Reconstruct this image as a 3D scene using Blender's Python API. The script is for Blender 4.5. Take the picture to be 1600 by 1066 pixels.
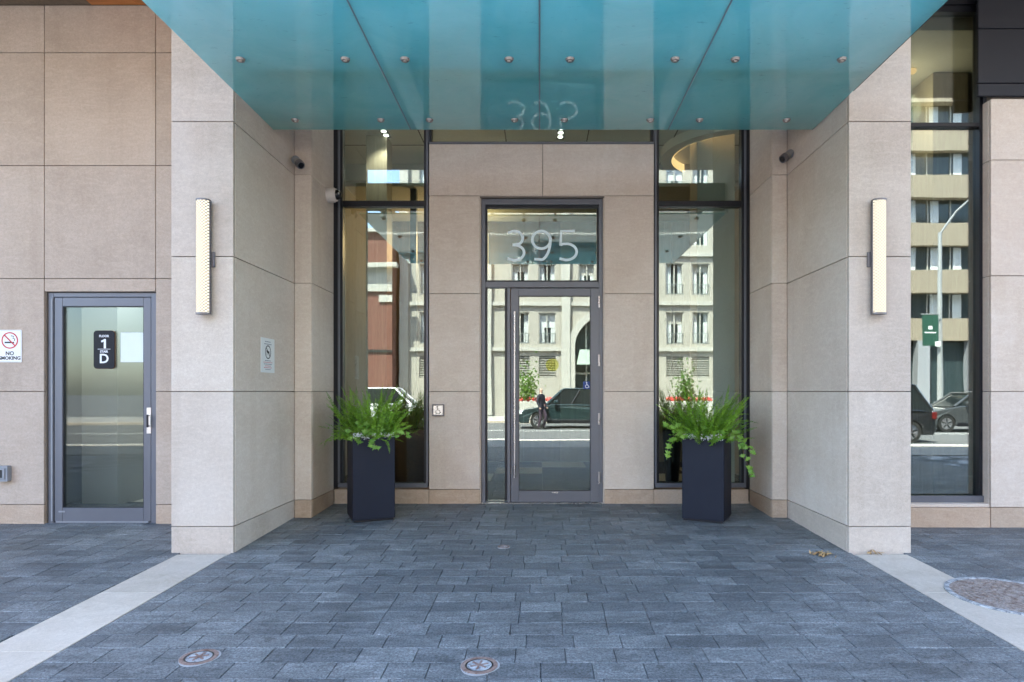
import bpy, bmesh, math, random
from mathutils import Vector, Matrix, Euler
random.seed(11)
R = math.radians
S = bpy.context.scene
for o in list(bpy.data.objects): bpy.data.objects.remove(o)
COL = S.collection

# ------------------------------------------------------------------ camera
F = 1000.0                      # focal length in photo pixels (1600 wide)
VX, VY, CH = 843.0, 612.0, 1.455
cam = bpy.data.cameras.new('camera'); co = bpy.data.objects.new('camera', cam); COL.objects.link(co)
co.location = (0, 0, CH); co.rotation_euler = (R(90), 0, 0)
cam.sensor_width = 36; cam.lens = F/1600*36
cam.shift_x = -(VX-800)/1600; cam.shift_y = (VY-533)/1600
cam.clip_start = .05; cam.clip_end = 1000
S.camera = co
# ------------------------------------------------------------------ sky, sun, exposure
SUN = Vector((-.27, .37, .88)).normalized()
w = bpy.data.worlds.new('World'); S.world = w; w.use_nodes = True
nt = w.node_tree; nt.nodes.clear()
sky = nt.nodes.new('ShaderNodeTexSky'); sky.sky_type = 'NISHITA'; sky.sun_disc = False
sky.sun_elevation = math.asin(SUN.z); sky.sun_rotation = math.atan2(SUN.x, SUN.y)
sky.air_density = 1.0; sky.dust_density = 2.0; sky.ozone_density = 1.0
bg = nt.nodes.new('ShaderNodeBackground'); bg.inputs[1].default_value = .15
wo = nt.nodes.new('ShaderNodeOutputWorld')
nt.links.new(sky.outputs[0], bg.inputs[0]); nt.links.new(bg.outputs[0], wo.inputs[0])
sl = bpy.data.lights.new('sun', 'SUN'); sl.energy = 4.6; sl.angle = R(.5); sl.color = (1, .93, .83)
so = bpy.data.objects.new('sun', sl); COL.objects.link(so)
so.rotation_euler = SUN.to_track_quat('Z', 'Y').to_euler(); so.location = (0, 0, 40)
S.view_settings.view_transform = 'Standard'; S.view_settings.look = 'None'
S.view_settings.gamma = 1; S.view_settings.use_curve_mapping = False
S.view_settings.exposure = 3.22

# ------------------------------------------------------------------ helpers
def px(x, s): return (x-VX)/s
def pz(y, s): return CH+(VY-y)/s
SL = .027
def gz(y): return SL*max(0., min(y, 8.))

def link(o, parent=None):
    COL.objects.link(o)
    if parent is not None: o.parent = parent
    return o
def tag(o, label=None, cat=None, group=None, kind=None):
    if label: o['label'] = label
    if cat: o['category'] = cat
    if group: o['group'] = group
    if kind: o['kind'] = kind
    return o
def thing(name, loc=(0, 0, 0), rz=0, label=None, cat=None, group=None):
    o = bpy.data.objects.new(name, None); o.empty_display_size = .1
    o.location = loc; o.rotation_euler = (0, 0, rz); link(o); return tag(o, label, cat, group)
def mesh_obj(name, me, m=None, parent=None, loc=(0, 0, 0), rot=(0, 0, 0)):
    o = bpy.data.objects.new(name, me); link(o, parent); o.location = loc; o.rotation_euler = rot
    if m is not None and not me.materials: me.materials.append(m)
    return o
def bm_obj(name, bm, m=None, parent=None, loc=(0, 0, 0), rot=(0, 0, 0), smooth=False):
    me = bpy.data.meshes.new(name); bmesh.ops.recalc_face_normals(bm, faces=bm.faces[:]); bm.to_mesh(me); bm.free()
    if smooth:
        for p in me.polygons: p.use_smooth = True
    return mesh_obj(name, me, m, parent, loc, rot)
def box(bm, x0, x1, y0, y1, z0, z1, mat=None, bev=0):
    r = bmesh.ops.create_cube(bm, size=1)
    vs = r['verts']
    for v in vs:
        v.co = Vector((x0+(v.co.x+.5)*(x1-x0), y0+(v.co.y+.5)*(y1-y0), z0+(v.co.z+.5)*(z1-z0)))
    if bev:
        es = list({e for v in vs for e in v.link_edges})
        r = bmesh.ops.bevel(bm, geom=es, offset=bev, segments=1, affect='EDGES', profile=.5); vs = r['verts']
    if mat is not None: bmesh.ops.transform(bm, matrix=mat, verts=vs)
    return vs
def obox(name, m, parent, x0, x1, y0, y1, z0, z1, bev=0, loc=(0, 0, 0), rot=(0, 0, 0)):
    bm = bmesh.new(); box(bm, x0, x1, y0, y1, z0, z1, bev=bev); return bm_obj(name, bm, m, parent, loc, rot)
def cyl(bm, p0, p1, r0, r1=None, n=16, caps=True):
    p0, p1 = Vector(p0), Vector(p1); d = p1-p0
    if r1 is None: r1 = r0
    r = bmesh.ops.create_cone(bm, cap_ends=caps, segments=n, radius1=r0, radius2=r1, depth=d.length)
    M = Matrix.Translation((p0+p1)/2) @ d.to_track_quat('Z', 'Y').to_matrix().to_4x4()
    bmesh.ops.transform(bm, matrix=M, verts=r['verts']); return r['verts']
def ocyl(name, m, parent, p0, p1, r0, r1=None, n=16, smooth=False):
    bm = bmesh.new(); cyl(bm, p0, p1, r0, r1, n); return bm_obj(name, bm, m, parent, smooth=smooth)
def frame_bm(x0, x1, y0, y1, z0, z1, wl, wr, wb, wt, bev=.002):
    bm = bmesh.new()
    box(bm, x0, x0+wl, y0, y1, z0, z1, bev=bev); box(bm, x1-wr, x1, y0, y1, z0, z1, bev=bev)
    box(bm, x0+wl, x1-wr, y0+.001, y1-.001, z0, z0+wb, bev=bev); box(bm, x0+wl, x1-wr, y0+.001, y1-.001, z1-wt, z1, bev=bev)
    return bm
def poly_prism(name, pts, d, m, parent, loc=(0, 0, 0), rot=(0, 0, 0)):
    """outline in XZ, extruded along +Y by d"""
    bm = bmesh.new(); vs = [bm.verts.new((x, 0, z)) for x, z in pts]; f = bm.faces.new(vs)
    r = bmesh.ops.extrude_face_region(bm, geom=[f])
    bmesh.ops.translate(bm, vec=(0, d, 0), verts=[v for v in r['geom'] if isinstance(v, bmesh.types.BMVert)])
    return bm_obj(name, bm, m, parent, loc, rot)
def rrect(w, h, r, n=5):
    P = []
    for cx, cz, a0 in ((w/2-r, h/2-r, 0), (-w/2+r, h/2-r, 90), (-w/2+r, -h/2+r, 180), (w/2-r, -h/2+r, 270)):
        for i in range(n+1):
            a = R(a0+90*i/n); P.append((cx+r*math.cos(a), cz+r*math.sin(a)))
    return P
def text_obj(name, body, size, m, parent, loc, rot=(R(90), 0, 0), ext=.0006, sx=1, bold=0):
    c = bpy.data.curves.new(name, 'FONT'); c.body = body; c.size = size; c.extrude = ext; c.offset = bold
    c.align_x = 'CENTER'; c.align_y = 'CENTER'; c.resolution_u = 3
    t = bpy.data.objects.new(name+'_tmp', c); COL.objects.link(t)
    dg = bpy.context.evaluated_depsgraph_get(); me = bpy.data.meshes.new_from_object(t.evaluated_get(dg))
    bpy.data.objects.remove(t); me.materials.clear()
    for v in me.vertices: v.co.x *= sx
    return mesh_obj(name, me, m, parent, loc, rot)
def stroke(bm, pts, wd, y=0):
    """flat ribbon of constant width along pts (XZ), facing -Y"""
    P = [Vector((p[0], p[1])) for p in pts]; L = []; Rr = []
    for i, p in enumerate(P):
        a = P[max(0, i-1)]; b = P[min(len(P)-1, i+1)]; t = (b-a).normalized(); n = Vector((-t.y, t.x))*wd/2
        L.append(bm.verts.new((p.x+n.x, y, p.y+n.y))); Rr.append(bm.verts.new((p.x-n.x, y, p.y-n.y)))
    for i in range(len(P)-1): bm.faces.new((L[i], L[i+1], Rr[i+1], Rr[i]))
def solidify_bm(bm, d):
    r = bmesh.ops.extrude_face_region(bm, geom=bm.faces[:])
    bmesh.ops.translate(bm, vec=(0, d, 0), verts=[v for v in r['geom'] if isinstance(v, bmesh.types.BMVert)])
def arc(cx, cz, rx, rz, a0, a1, n=20):
    return [(cx+rx*math.cos(R(a0+(a1-a0)*i/n)), cz+rz*math.sin(R(a0+(a1-a0)*i/n))) for i in range(n+1)]
def ring_pts(r, n=32): return [(r*math.cos(2*math.pi*i/n), r*math.sin(2*math.pi*i/n)) for i in range(n)]
def ring_bm(ro, ri, z0, z1, n=40):
    bm = bmesh.new(); A = []
    for rr, z in ((ri, z0), (ri, z1), (ro, z1), (ro, z0)):
        A.append([bm.verts.new((x, y, z)) for x, y in ring_pts(rr, n)])
    for k in range(4):
        a, b = A[k], A[(k+1) % 4]
        for i in range(n): bm.faces.new((a[i], a[(i+1) % n], b[(i+1) % n], b[i]))
    return bm

# ------------------------------------------------------------------ materials
class N:
    def __init__(s, name):
        s.m = bpy.data.materials.new(name); s.m.use_nodes = True; s.t = s.m.node_tree; s.t.nodes.clear()
        s.out = s.t.nodes.new('ShaderNodeOutputMaterial')
    def n(s, typ, **kw):
        o = s.t.nodes.new('ShaderNode'+typ)
        for k, v in kw.items(): setattr(o, k, v)
        return o
    def l(s, a, b): s.t.links.new(a, b)
    def pos(s, scale=(1, 1, 1), rnd=0, obj=False):
        if obj: src = s.n('TexCoord').outputs['Object']
        else: src = s.n('NewGeometry').outputs['Position']
        mp = s.n('Mapping'); mp.inputs['Scale'].default_value = scale; s.l(src, mp.inputs[0])
        if rnd:
            oi = s.n('ObjectInfo'); mu = s.n('Math', operation='MULTIPLY'); mu.inputs[1].default_value = rnd
            s.l(oi.outputs['Random'], mu.inputs[0]); cb = s.n('CombineXYZ')
            for i in range(3): s.l(mu.outputs[0], cb.inputs[i])
            s.l(cb.outputs[0], mp.inputs['Location'])
        return mp.outputs[0]
    def noise(s, vec, scale, det=4, rough=.55, dist=0):
        n = s.n('TexNoise'); n.inputs['Scale'].default_value = scale; n.inputs['Detail'].default_value = det
        n.inputs['Roughness'].default_value = rough; n.inputs['Distortion'].default_value = dist; s.l(vec, n.inputs['Vector']); return n.outputs[0]
    def ramp(s, f, stops):
        r = s.n('ValToRGB'); e = r.color_ramp.elements
        while len(e) > 1: e.remove(e[-1])
        e[0].position, e[0].color = stops[0][0], (*stops[0][1], 1)
        for p, c in stops[1:]: el = e.new(p); el.color = (*c, 1)
        s.l(f, r.inputs[0]); return r.outputs[0]
    def mix(s, f, a, b, mode='MIX'):
        m = s.n('Mix', data_type='RGBA', blend_type=mode)
        for sock, v in ((m.inputs[0], f), (m.inputs[6], a), (m.inputs[7], b)):
            if hasattr(v, 'node'): s.l(v, sock)
            elif isinstance(v, (int, float)): sock.default_value = v
            else: sock.default_value = (*v, 1)
        return m.outputs[2]
    def bump(s, h, st, dist=.01):
        b = s.n('Bump'); b.inputs['Strength'].default_value = st; b.inputs['Distance'].default_value = dist; s.l(h, b.inputs['Height']); return b.outputs[0]
    def bsdf(s, col, rough=.5, metal=0, normal=None, spec=None, **kw):
        p = s.n('BsdfPrincipled')
        for key, v in (('Base Color', col), ('Roughness', rough), ('Metallic', metal)):
            if hasattr(v, 'node'): s.l(v, p.inputs[key])
            elif isinstance(v, (int, float)): p.inputs[key].default_value = v
            else: p.inputs[key].default_value = (*v, 1)
        if spec is not None: p.inputs['Specular IOR Level'].default_value = spec
        for k, v in kw.items(): p.inputs[k.replace('_', ' ')].default_value = v
        if normal is not None: s.l(normal, p.inputs['Normal'])
        return p.outputs[0]
    def done(s, sh): s.l(sh, s.out.inputs[0]); return s.m
    def fmath(s, op, a, b=None):
        m = s.n('Math', operation=op)
        for i, v in enumerate((a, b)):
            if v is None: continue
            if hasattr(v, 'node'): s.l(v, m.inputs[i])
            else: m.inputs[i].default_value = v
        return m.outputs[0]

def plain(name, col, rough=.5, metal=0, var=.12, nscale=9, bump=.0):
    a = N(name); v = a.pos(); nz = a.noise(v, nscale, 5, .6)
    c = a.mix(nz, tuple(x*(1-var) for x in col), tuple(min(1, x*(1+var)) for x in col))
    r = a.fmath('ADD', a.fmath('MULTIPLY', nz, .15), rough-.075)
    nm = a.bump(a.noise(v, nscale*14, 3), bump, .004) if bump else None
    return a.done(a.bsdf(c, r, metal, nm))
def emis(name, col, st):
    a = N(name); e = a.n('Emission'); e.inputs[0].default_value = (*col, 1); e.inputs[1].default_value = st; return a.done(e.outputs[0])
def stone(name, c0, c1, c2, tint=.10):
    a = N(name); v = a.pos((1, 1, 1), 37); big = a.noise(v, 1.1, 6, .62, .6)
    c = a.ramp(big, [(.25, c0), (.5, c1), (.75, c2)])
    vn = a.pos((2.5, 2.5, 9), 21); vein = a.noise(vn, 1.6, 7, .7, 1.6)
    c = a.mix(a.ramp(vein, [(.50, (0, 0, 0)), (.60, (.28, .28, .28)), (.66, (0, 0, 0))]), c, tuple(min(1, x*1.16) for x in c2))
    st = a.pos((3.2, 3.2, .35), 11); streak = a.noise(st, 1.5, 5, .6)
    c = a.mix(a.ramp(streak, [(.54, (0, 0, 0)), (.85, (.34, .34, .34))]), c, tuple(x*y for x, y in zip(c0, (.74, .68, .60))))
    patch = a.noise(a.pos((1, 1, 1), 71), .75, 5, .62)
    c = a.mix(a.ramp(patch, [(.56, (0, 0, 0)), (.76, (.32, .32, .32))]), c, tuple(x*y for x, y in zip(c0, (.80, .70, .58))))
    fine = a.noise(v, 42, 6, .75)
    c = a.mix(.26, c, a.ramp(fine, [(.25, (.25, .25, .25)), (.75, (.75, .75, .75))]), 'OVERLAY')
    grit = a.noise(v, 190, 3, .7)
    c = a.mix(.22, c, a.ramp(grit, [(.3, (.2, .2, .2)), (.7, (.8, .8, .8))]), 'OVERLAY')
    oi = a.n('ObjectInfo').outputs['Random']
    c = a.mix(tint, c, a.ramp(oi, [(0, (.30, .26, .24)), (.5, (.5, .5, .5)), (1, (.72, .66, .60))]), 'OVERLAY')
    nm = a.bump(a.fmath('ADD', fine, a.fmath('MULTIPLY', grit, .6)), .18, .004)
    return a.done(a.bsdf(c, .72, 0, nm, spec=.3))
def glass(name, f0, tint, wob=.00042, col=(.93, 1, .97)):
    a = N(name); lw = a.n('LayerWeight'); lw.inputs[0].default_value = .5
    p = a.fmath('POWER', lw.outputs['Facing'], 5.); fac = a.fmath('ADD', a.fmath('MULTIPLY', p, 1-f0), f0)
    tr = a.n('BsdfTransparent'); tr.inputs[0].default_value = (*tint, 1)
    gl = a.n('BsdfGlossy'); gl.inputs['Roughness'].default_value = .008; gl.inputs[0].default_value = (*col, 1)
    if wob:
        nz = a.noise(a.pos((1, 1, .7), 9), 2.2, 1, .4); a.l(a.bump(nz, 1, wob), gl.inputs['Normal'])
    mx = a.n('MixShader'); a.l(fac, mx.inputs[0]); a.l(tr.outputs[0], mx.inputs[1]); a.l(gl.outputs[0], mx.inputs[2])
    return a.done(mx.outputs[0])
def wood(name, c0, c1, sc=(9, 9, .5), rough=.45):
    a = N(name); v = a.pos(sc, 13); n1 = a.noise(v, 2.5, 8, .65, .8); n2 = a.noise(v, 14, 4, .6)
    c = a.mix(.3, a.ramp(n1, [(.3, c0), (.7, c1)]), a.ramp(n2, [(.3, (.3, .3, .3)), (.7, (.7, .7, .7))]), 'OVERLAY')
    return a.done(a.bsdf(c, rough))
def leaf(name, c0, c1, tr=.35):
    a = N(name); oi = a.n('ObjectInfo').outputs['Random']; nz = a.noise(a.pos(), 22, 3)
    f = a.fmath('ADD', a.fmath('MULTIPLY', oi, .6), a.fmath('MULTIPLY', nz, .45)); c = a.ramp(f, [(.1, c0), (.86, c1), (.97, tuple(x*y for x, y in zip(c1, (1.25, .85, 1.0))))])
    d = a.bsdf(c, .42); t = a.n('BsdfTranslucent'); a.l(a.mix(1, c, (1.2, 1.25, .55), 'MULTIPLY'), t.inputs[0])
    mx = a.n('MixShader'); mx.inputs[0].default_value = tr; a.l(d, mx.inputs[1]); a.l(t.outputs[0], mx.inputs[2]); return a.done(mx.outputs[0])

M = {}
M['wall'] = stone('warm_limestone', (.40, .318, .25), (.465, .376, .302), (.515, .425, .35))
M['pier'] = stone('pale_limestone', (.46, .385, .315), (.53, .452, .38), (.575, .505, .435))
M['portal'] = stone('shade_lifted_limestone', (.565, .465, .38), (.63, .53, .445), (.67, .585, .505))  # same limestone, colour lightened to brighten the shaded door recess and pier sides
M['plinth'] = stone('tan_limestone', (.38, .275, .19), (.46, .345, .255), (.52, .42, .33), .2)
M['joint'] = plain('joint_mortar', (.24, .20, .165), .9)
M['slate'] = plain('slate_anodised', (.135, .14, .162), .38, .25, .06)
M['black'] = plain('black_frame', (.012, .013, .018), .35, .2)
M['darkpanel'] = plain('dark_metal_cladding', (.020, .021, .029), .5, .3)
M['steel'] = plain('brushed_steel', (.55, .55, .56), .28, 1)
M['boltm'] = plain('worn_bolt', (.34, .31, .29), .38, .8, .3, 60)
M['dsteel'] = plain('dark_steel', (.05, .05, .055), .4, .8)
M['glass'] = glass('clear_glazing', .16, (.84, .93, .90))
M['glassD'] = glass('door_glazing', .19, (.62, .72, .70))
M['glassS'] = glass('stair_glazing', .045, (.86, .89, .88))
M['glassR'] = glass('right_glazing', .20, (.70, .80, .79))
M['dark'] = plain('dark_void', (.01, .01, .012), .8)
M['white'] = plain('white_enamel', (.78, .78, .76), .4, 0, .03)
M['paper'] = plain('paper', (.74, .80, .84), .8, 0, .03)
M['red'] = plain('sign_red', (.55, .03, .03), .5)
M['ink'] = plain('sign_ink', (.02, .02, .02), .6)
M['signblack'] = plain('sign_black', (.004, .004, .007), .7)
M['copper'] = plain('copper_edge', (.35, .13, .05), .4, .6)
M['letter'] = plain('sign_letter', (.82, .82, .84), .5, 0, .02)
M['blue'] = plain('access_blue', (.01, .05, .22), .5)
M['grey'] = plain('grey_plastic', (.26, .27, .29), .5)
a = N('charcoal_planter'); nz = a.noise(a.pos(), 5, 5); M['planter'] = a.done(a.bsdf(a.mix(nz, (.008, .011, .022), (.013, .017, .030)), .5, 0, None, .22))
M['soil'] = plain('soil', (.03, .02, .012), .95, 0, .5, 40, .6)
M['fern'] = leaf('fern_green', (.05, .14, .008), (.27, .50, .05), .35)
M['ivy'] = leaf('ivy_green', (.09, .24, .02), (.26, .46, .08), .3)
M['stem'] = plain('ivy_stem', (.16, .10, .05), .7)
M['petal'] = plain('white_petal', (.85, .85, .82), .6)
M['woodwall'] = wood('lobby_veneer', (.10, .07, .045), (.20, .15, .10))
M['woodpale'] = wood('pale_veneer', (.26, .22, .16), (.38, .33, .25))
M['soffit'] = wood('orange_soffit', (.42, .13, .025), (.62, .24, .06), (.5, 6, 6))
M['lobceil'] = plain('lobby_ceiling', (.62, .61, .56), .7, 0, .04)
M['lobwall'] = plain('lobby_wall', (.42, .40, .35), .7, 0, .05)
M['stairwall'] = plain('stair_wall', (.46, .47, .44), .6, 0, .05, 2)
M['frost'] = None
M['leafdry'] = plain('dry_leaf', (.42, .27, .12), .8, 0, .4, 60)
M['lens'] = plain('lens_black', (.006, .006, .008), .08)
M['alu'] = plain('camera_alu', (.30, .29, .26), .4, .6)
M['camwhite'] = plain('camera_white', (.62, .56, .52), .45)
M['spot'] = emis('downlight_glow', (1, .93, .8), 1.0)
M['cove'] = emis('cove_glow', (1, .55, .22), .22)

def frosted():
    a = N('vinyl_frost'); d = a.n('BsdfDiffuse'); d.inputs[0].default_value = (.80, .92, .94, 1)
    t = a.n('BsdfTransparent'); mx = a.n('MixShader'); mx.inputs[0].default_value = .92
    a.l(t.outputs[0], mx.inputs[1]); a.l(d.outputs[0], mx.inputs[2]); return a.done(mx.outputs[0])
M['frost'] = frosted()
def yellow_film():
    a = N('yellow_film'); d = a.n('BsdfDiffuse'); d.inputs[0].default_value = (.75, .66, .02, 1)
    t = a.n('BsdfTransparent'); t.inputs[0].default_value = (1, 1, .8, 1); mx = a.n('MixShader'); mx.inputs[0].default_value = .09
    a.l(t.outputs[0], mx.inputs[1]); a.l(d.outputs[0], mx.inputs[2]); return a.done(mx.outputs[0])
M['yellow'] = yellow_film()
def canopy_mat():
    a = N('turquoise_frosted_glass'); v = a.pos((1, 1, 1), 5)
    nz = a.ramp(a.noise(v, 1.6, 6, .65, .7), [(.3, (0, 0, 0)), (.7, (1, 1, 1))]); sp = a.noise(a.pos((3.5, 9, 1)), 2.6, 7, .75)
    dirt = a.ramp(sp, [(.60, (0, 0, 0)), (.74, (1, 1, 1))])
    c = a.mix(nz, (.34, .75, .73), (.50, .86, .83)); c = a.mix(a.fmath('MULTIPLY', dirt, .6), c, (.10, .20, .22))
    d = a.n('BsdfDiffuse'); a.l(c, d.inputs[0]); t = a.n('BsdfTranslucent'); a.l(c, t.inputs[0])
    tr = a.n('BsdfTransparent'); tr.inputs[0].default_value = (.35, .75, .82, 1)
    m1 = a.n('MixShader'); m1.inputs[0].default_value = .86; a.l(d.outputs[0], m1.inputs[1]); a.l(t.outputs[0], m1.inputs[2])
    m2 = a.n('MixShader'); m2.inputs[0].default_value = .05; a.l(m1.outputs[0], m2.inputs[1]); a.l(tr.outputs[0], m2.inputs[2])
    lw = a.n('LayerWeight'); lw.inputs[0].default_value = .5
    p = a.fmath('POWER', lw.outputs['Facing'], 2.7); fac = a.fmath('ADD', a.fmath('MULTIPLY', p, .95), .06)
    g = a.n('BsdfGlossy'); g.inputs['Roughness'].default_value = .03
    m3 = a.n('MixShader'); a.l(fac, m3.inputs[0]); a.l(m2.outputs[0], m3.inputs[1]); a.l(g.outputs[0], m3.inputs[2]); return a.done(m3.outputs[0])
M['canopy'] = canopy_mat()
def paver_mat():
    a = N('granite_paver'); oi = a.n('ObjectInfo').outputs['Random']
    v = a.pos((1, 1, 1)); attr = a.n('Attribute', attribute_name='tone'); 
    big = a.noise(v, .55, 5, .6, .5); mid = a.noise(a.pos((1, 3.2, 1)), 3.0, 6, .7, .8); sp = a.noise(v, 85, 5, .85)
    c = a.ramp(mid, [(.26, (.062, .069, .074)), (.52, (.135, .146, .152)), (.76, (.235, .245, .248))])
    c = a.mix(.5, c, a.ramp(attr.outputs['Fac'], [(0, (.26, .27, .29)), (.5, (.48, .48, .48)), (1, (.74, .73, .72))]), 'OVERLAY')
    c = a.mix(.5, c, a.ramp(big, [(.32, (.30, .30, .30)), (.66, (.66, .66, .66))]), 'OVERLAY')
    c = a.mix(.95, c, a.ramp(sp, [(.34, (.06, .06, .06)), (.5, (.5, .5, .5)), (.64, (.93, .93, .93))]), 'OVERLAY')
    sm = a.noise(a.pos((1.5, 5, 1)), 2.3, 7, .75, 1.2)
    c = a.mix(a.ramp(sm, [(.54, (0, 0, 0)), (.70, (.5, .5, .5))]), c, (.25, .265, .27))
    gum = a.noise(v, 9, 2, .5); c = a.mix(a.ramp(gum, [(.72, (0, 0, 0)), (.76, (.5, .5, .5))]), c, (.035, .036, .038))
    dk = a.noise(a.pos((2.0, 6, 1)), 1.7, 7, .8, 1.0); c = a.mix(a.ramp(dk, [(.54, (0, 0, 0)), (.70, (.6, .6, .6))]), c, (.036, .041, .048))
    nm = a.bump(a.fmath('ADD', sp, a.fmath('MULTIPLY', a.noise(v, 26, 5, .7), .8)), .5, .006)
    return a.done(a.bsdf(c, a.fmath('ADD', a.fmath('MULTIPLY', mid, .3), .42), 0, nm, spec=.4))
M['paver'] = paver_mat()
def bed_mat():
    a = N('paver_joint_sand'); nz = a.noise(a.pos(), 2.2, 6, .7, .5)
    c = a.ramp(nz, [(.38, (.014, .016, .020)), (.48, (.10, .11, .12)), (.60, (.42, .43, .45))]); return a.done(a.bsdf(c, .9))
M['bed'] = bed_mat()
M['band'] = stone('pale_band_stone', (.42, .36, .29), (.50, .44, .37), (.56, .505, .435), .12)
M['concrete'] = plain('sidewalk_concrete', (.27, .265, .25), .85, 0, .15, 3, .1)
M['asphalt'] = plain('asphalt', (.085, .087, .09), .85, 0, .25, 4, .3)
M['paint'] = plain('road_paint', (.78, .78, .75), .6)

# ------------------------------------------------------------------ key planes
YP, YJ, YB, YL, YR = 5.214, 6.494, 7.194, 6.231, 6.079
TOP = 5.22
ZJ = [CH+1.1*k for k in range(-1, 4)]         # .355 1.455 2.555 3.655 4.755

bld = thing('apartment_building', (0, YP, 0), 0, 'pale limestone apartment building with recessed glazed entrance under the canopy', 'building')
def loc_to(o):                                  # keep world coordinates for children of offset roots
    o.matrix_parent_inverse = o.parent.matrix_basis.inverted() if o.parent else Matrix(); return o
def part(name, bm, m, parent, smooth=False): return loc_to(bm_obj(name, bm, m, parent, smooth=smooth))
bpy.context.view_layer.update()
B0 = Matrix.Translation((0, -YP, 0))
def bpart(name, m, *b, bev=0, parent=None):
    bm = bmesh.new(); box(bm, *b, bev=bev); o = bm_obj(name, bm, m, parent or bld)
    if parent is None: o.matrix_parent_inverse = B0
    return o
def bpart_bm(name, bm, m):
    o = bm_obj(name, bm, m, bld); o.matrix_parent_inverse = B0; return o
def panel(parent, m, x0, x1, y0, y1, z0, z1, g=.003, bev=.0022):
    """a stone slab inset by the half joint on its two long directions"""
    dx, dy = abs(x1-x0), abs(y1-y0)
    if dx < .06: return bpart('stone_panel', m, x0, x1, y0+g, y1-g, z0+g, z1-g, bev=bev, parent=parent)
    return bpart('stone_panel', m, x0+g, x1-g, y0, y1, z0+g, z1-g, bev=bev, parent=parent)
T = .03
def rows(z0, z1):
    L = [z0]+[z for z in ZJ if z0+.05 < z < z1-.05]+[z1]; return list(zip(L[:-1], L[1:]))

# piers
for sd, (xi, xo, xj) in ((-1, (-2.492, -3.003, -2.312)), (1, (2.518, 3.029, 2.360))):
    a, b = sorted((xi, xo)); core = bpart('pier', M['joint'], a+T, b-T, YP+T, YL+.4, -.1, TOP+.3)
    for z0, z1 in rows(gz(YP)-.05, TOP):
        panel(core, M['pier'], a, b, YP, YP+T, z0, z1)
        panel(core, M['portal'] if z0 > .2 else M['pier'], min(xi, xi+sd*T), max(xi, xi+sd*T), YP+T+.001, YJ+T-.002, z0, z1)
        panel(core, M['pier'], min(xo, xo+sd*-T), max(xo, xo+sd*-T), YP+T+.001, YL-.02, z0, z1)
    # inner jog and recess return
    a2, b2 = sorted((xi, xj)); lo = a2 if sd > 0 else a2-.3; hi = b2 if sd < 0 else b2+.3
    cx0, cx1 = (lo-.0, b2-T) if sd < 0 else (a2+T, hi)
    rc = bpart('recess_wall', M['joint'], cx0, cx1, YJ+T, YB+.1, -.1, TOP+.3)
    for z0, z1 in rows(gz(YJ)-.05, TOP):
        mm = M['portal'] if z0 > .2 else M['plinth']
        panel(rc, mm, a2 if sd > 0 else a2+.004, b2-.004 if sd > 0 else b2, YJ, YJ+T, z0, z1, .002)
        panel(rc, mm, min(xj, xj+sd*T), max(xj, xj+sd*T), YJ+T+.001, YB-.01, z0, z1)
# left wall with stair door
XL = [-9.16, -8.075, -6.99, -5.907, -4.822, -3.738, -3.005]
DX0, DX1, DZ1 = px(71, 160.5), px(241, 160.5), pz(456, 160.5)
bm = bmesh.new()
box(bm, -12, DX0-.01, YL+T, YL+.25, -.1, TOP); box(bm, DX1+.01, -3.0, YL+T, YL+.25, -.1, TOP); box(bm, DX0-.01, DX1+.01, YL+T, YL+.25, DZ1+.01, TOP)
lw = bpart_bm('left_wall', bm, M['joint'])
for i in range(6):
    for z0, z1 in rows(gz(YL)-.05, TOP):
        m = M['plinth'] if z1 < .4 else M['wall']
        if i == 4:
            if z1 <= DZ1: continue
            z0 = max(z0, DZ1)
        panel(lw, m, XL[i], XL[i+1], YL, YL+T, z0, z1)
# right wall
XW = px(1548, 164.5)
XR = [XW, 5.12, 6.22, 7.32, 8.42]
bm = bmesh.new(); box(bm, XW+T, 12, YR+T, YR+.3, -.1, TOP+.3); box(bm, 2.99, XW+T, 6.19+T, 6.5, -.1, .37)
rw = bpart_bm('right_wall', bm, M['joint'])
ZC = pz(153, 165.)
for i in range(4):
    for z0, z1 in rows(gz(YR)-.05, ZC):
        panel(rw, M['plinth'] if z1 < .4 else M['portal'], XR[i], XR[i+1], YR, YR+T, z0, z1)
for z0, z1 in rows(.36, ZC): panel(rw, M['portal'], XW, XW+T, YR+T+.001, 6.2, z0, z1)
panel(rw, M['plinth'], 3.03, XW-.001, YR+.001, YR+T, gz(YR)-.05, .355)
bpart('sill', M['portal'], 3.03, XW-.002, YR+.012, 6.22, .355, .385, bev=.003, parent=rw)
xs = [px(1527, 165), 5.4, 6.8, 8.4]
for i in range(3):
    for z0, z1 in ((ZC+.01, pz(131, 165)), (pz(131, 165), pz(46, 165)), (pz(46, 165), TOP+.1)):
        bpart('metal_panel', M['darkpanel'], xs[i]+.003, xs[i+1]-.003, YR-.03, YR+.002, z0+.004, z1-.004, bev=.003, parent=rw)
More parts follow.
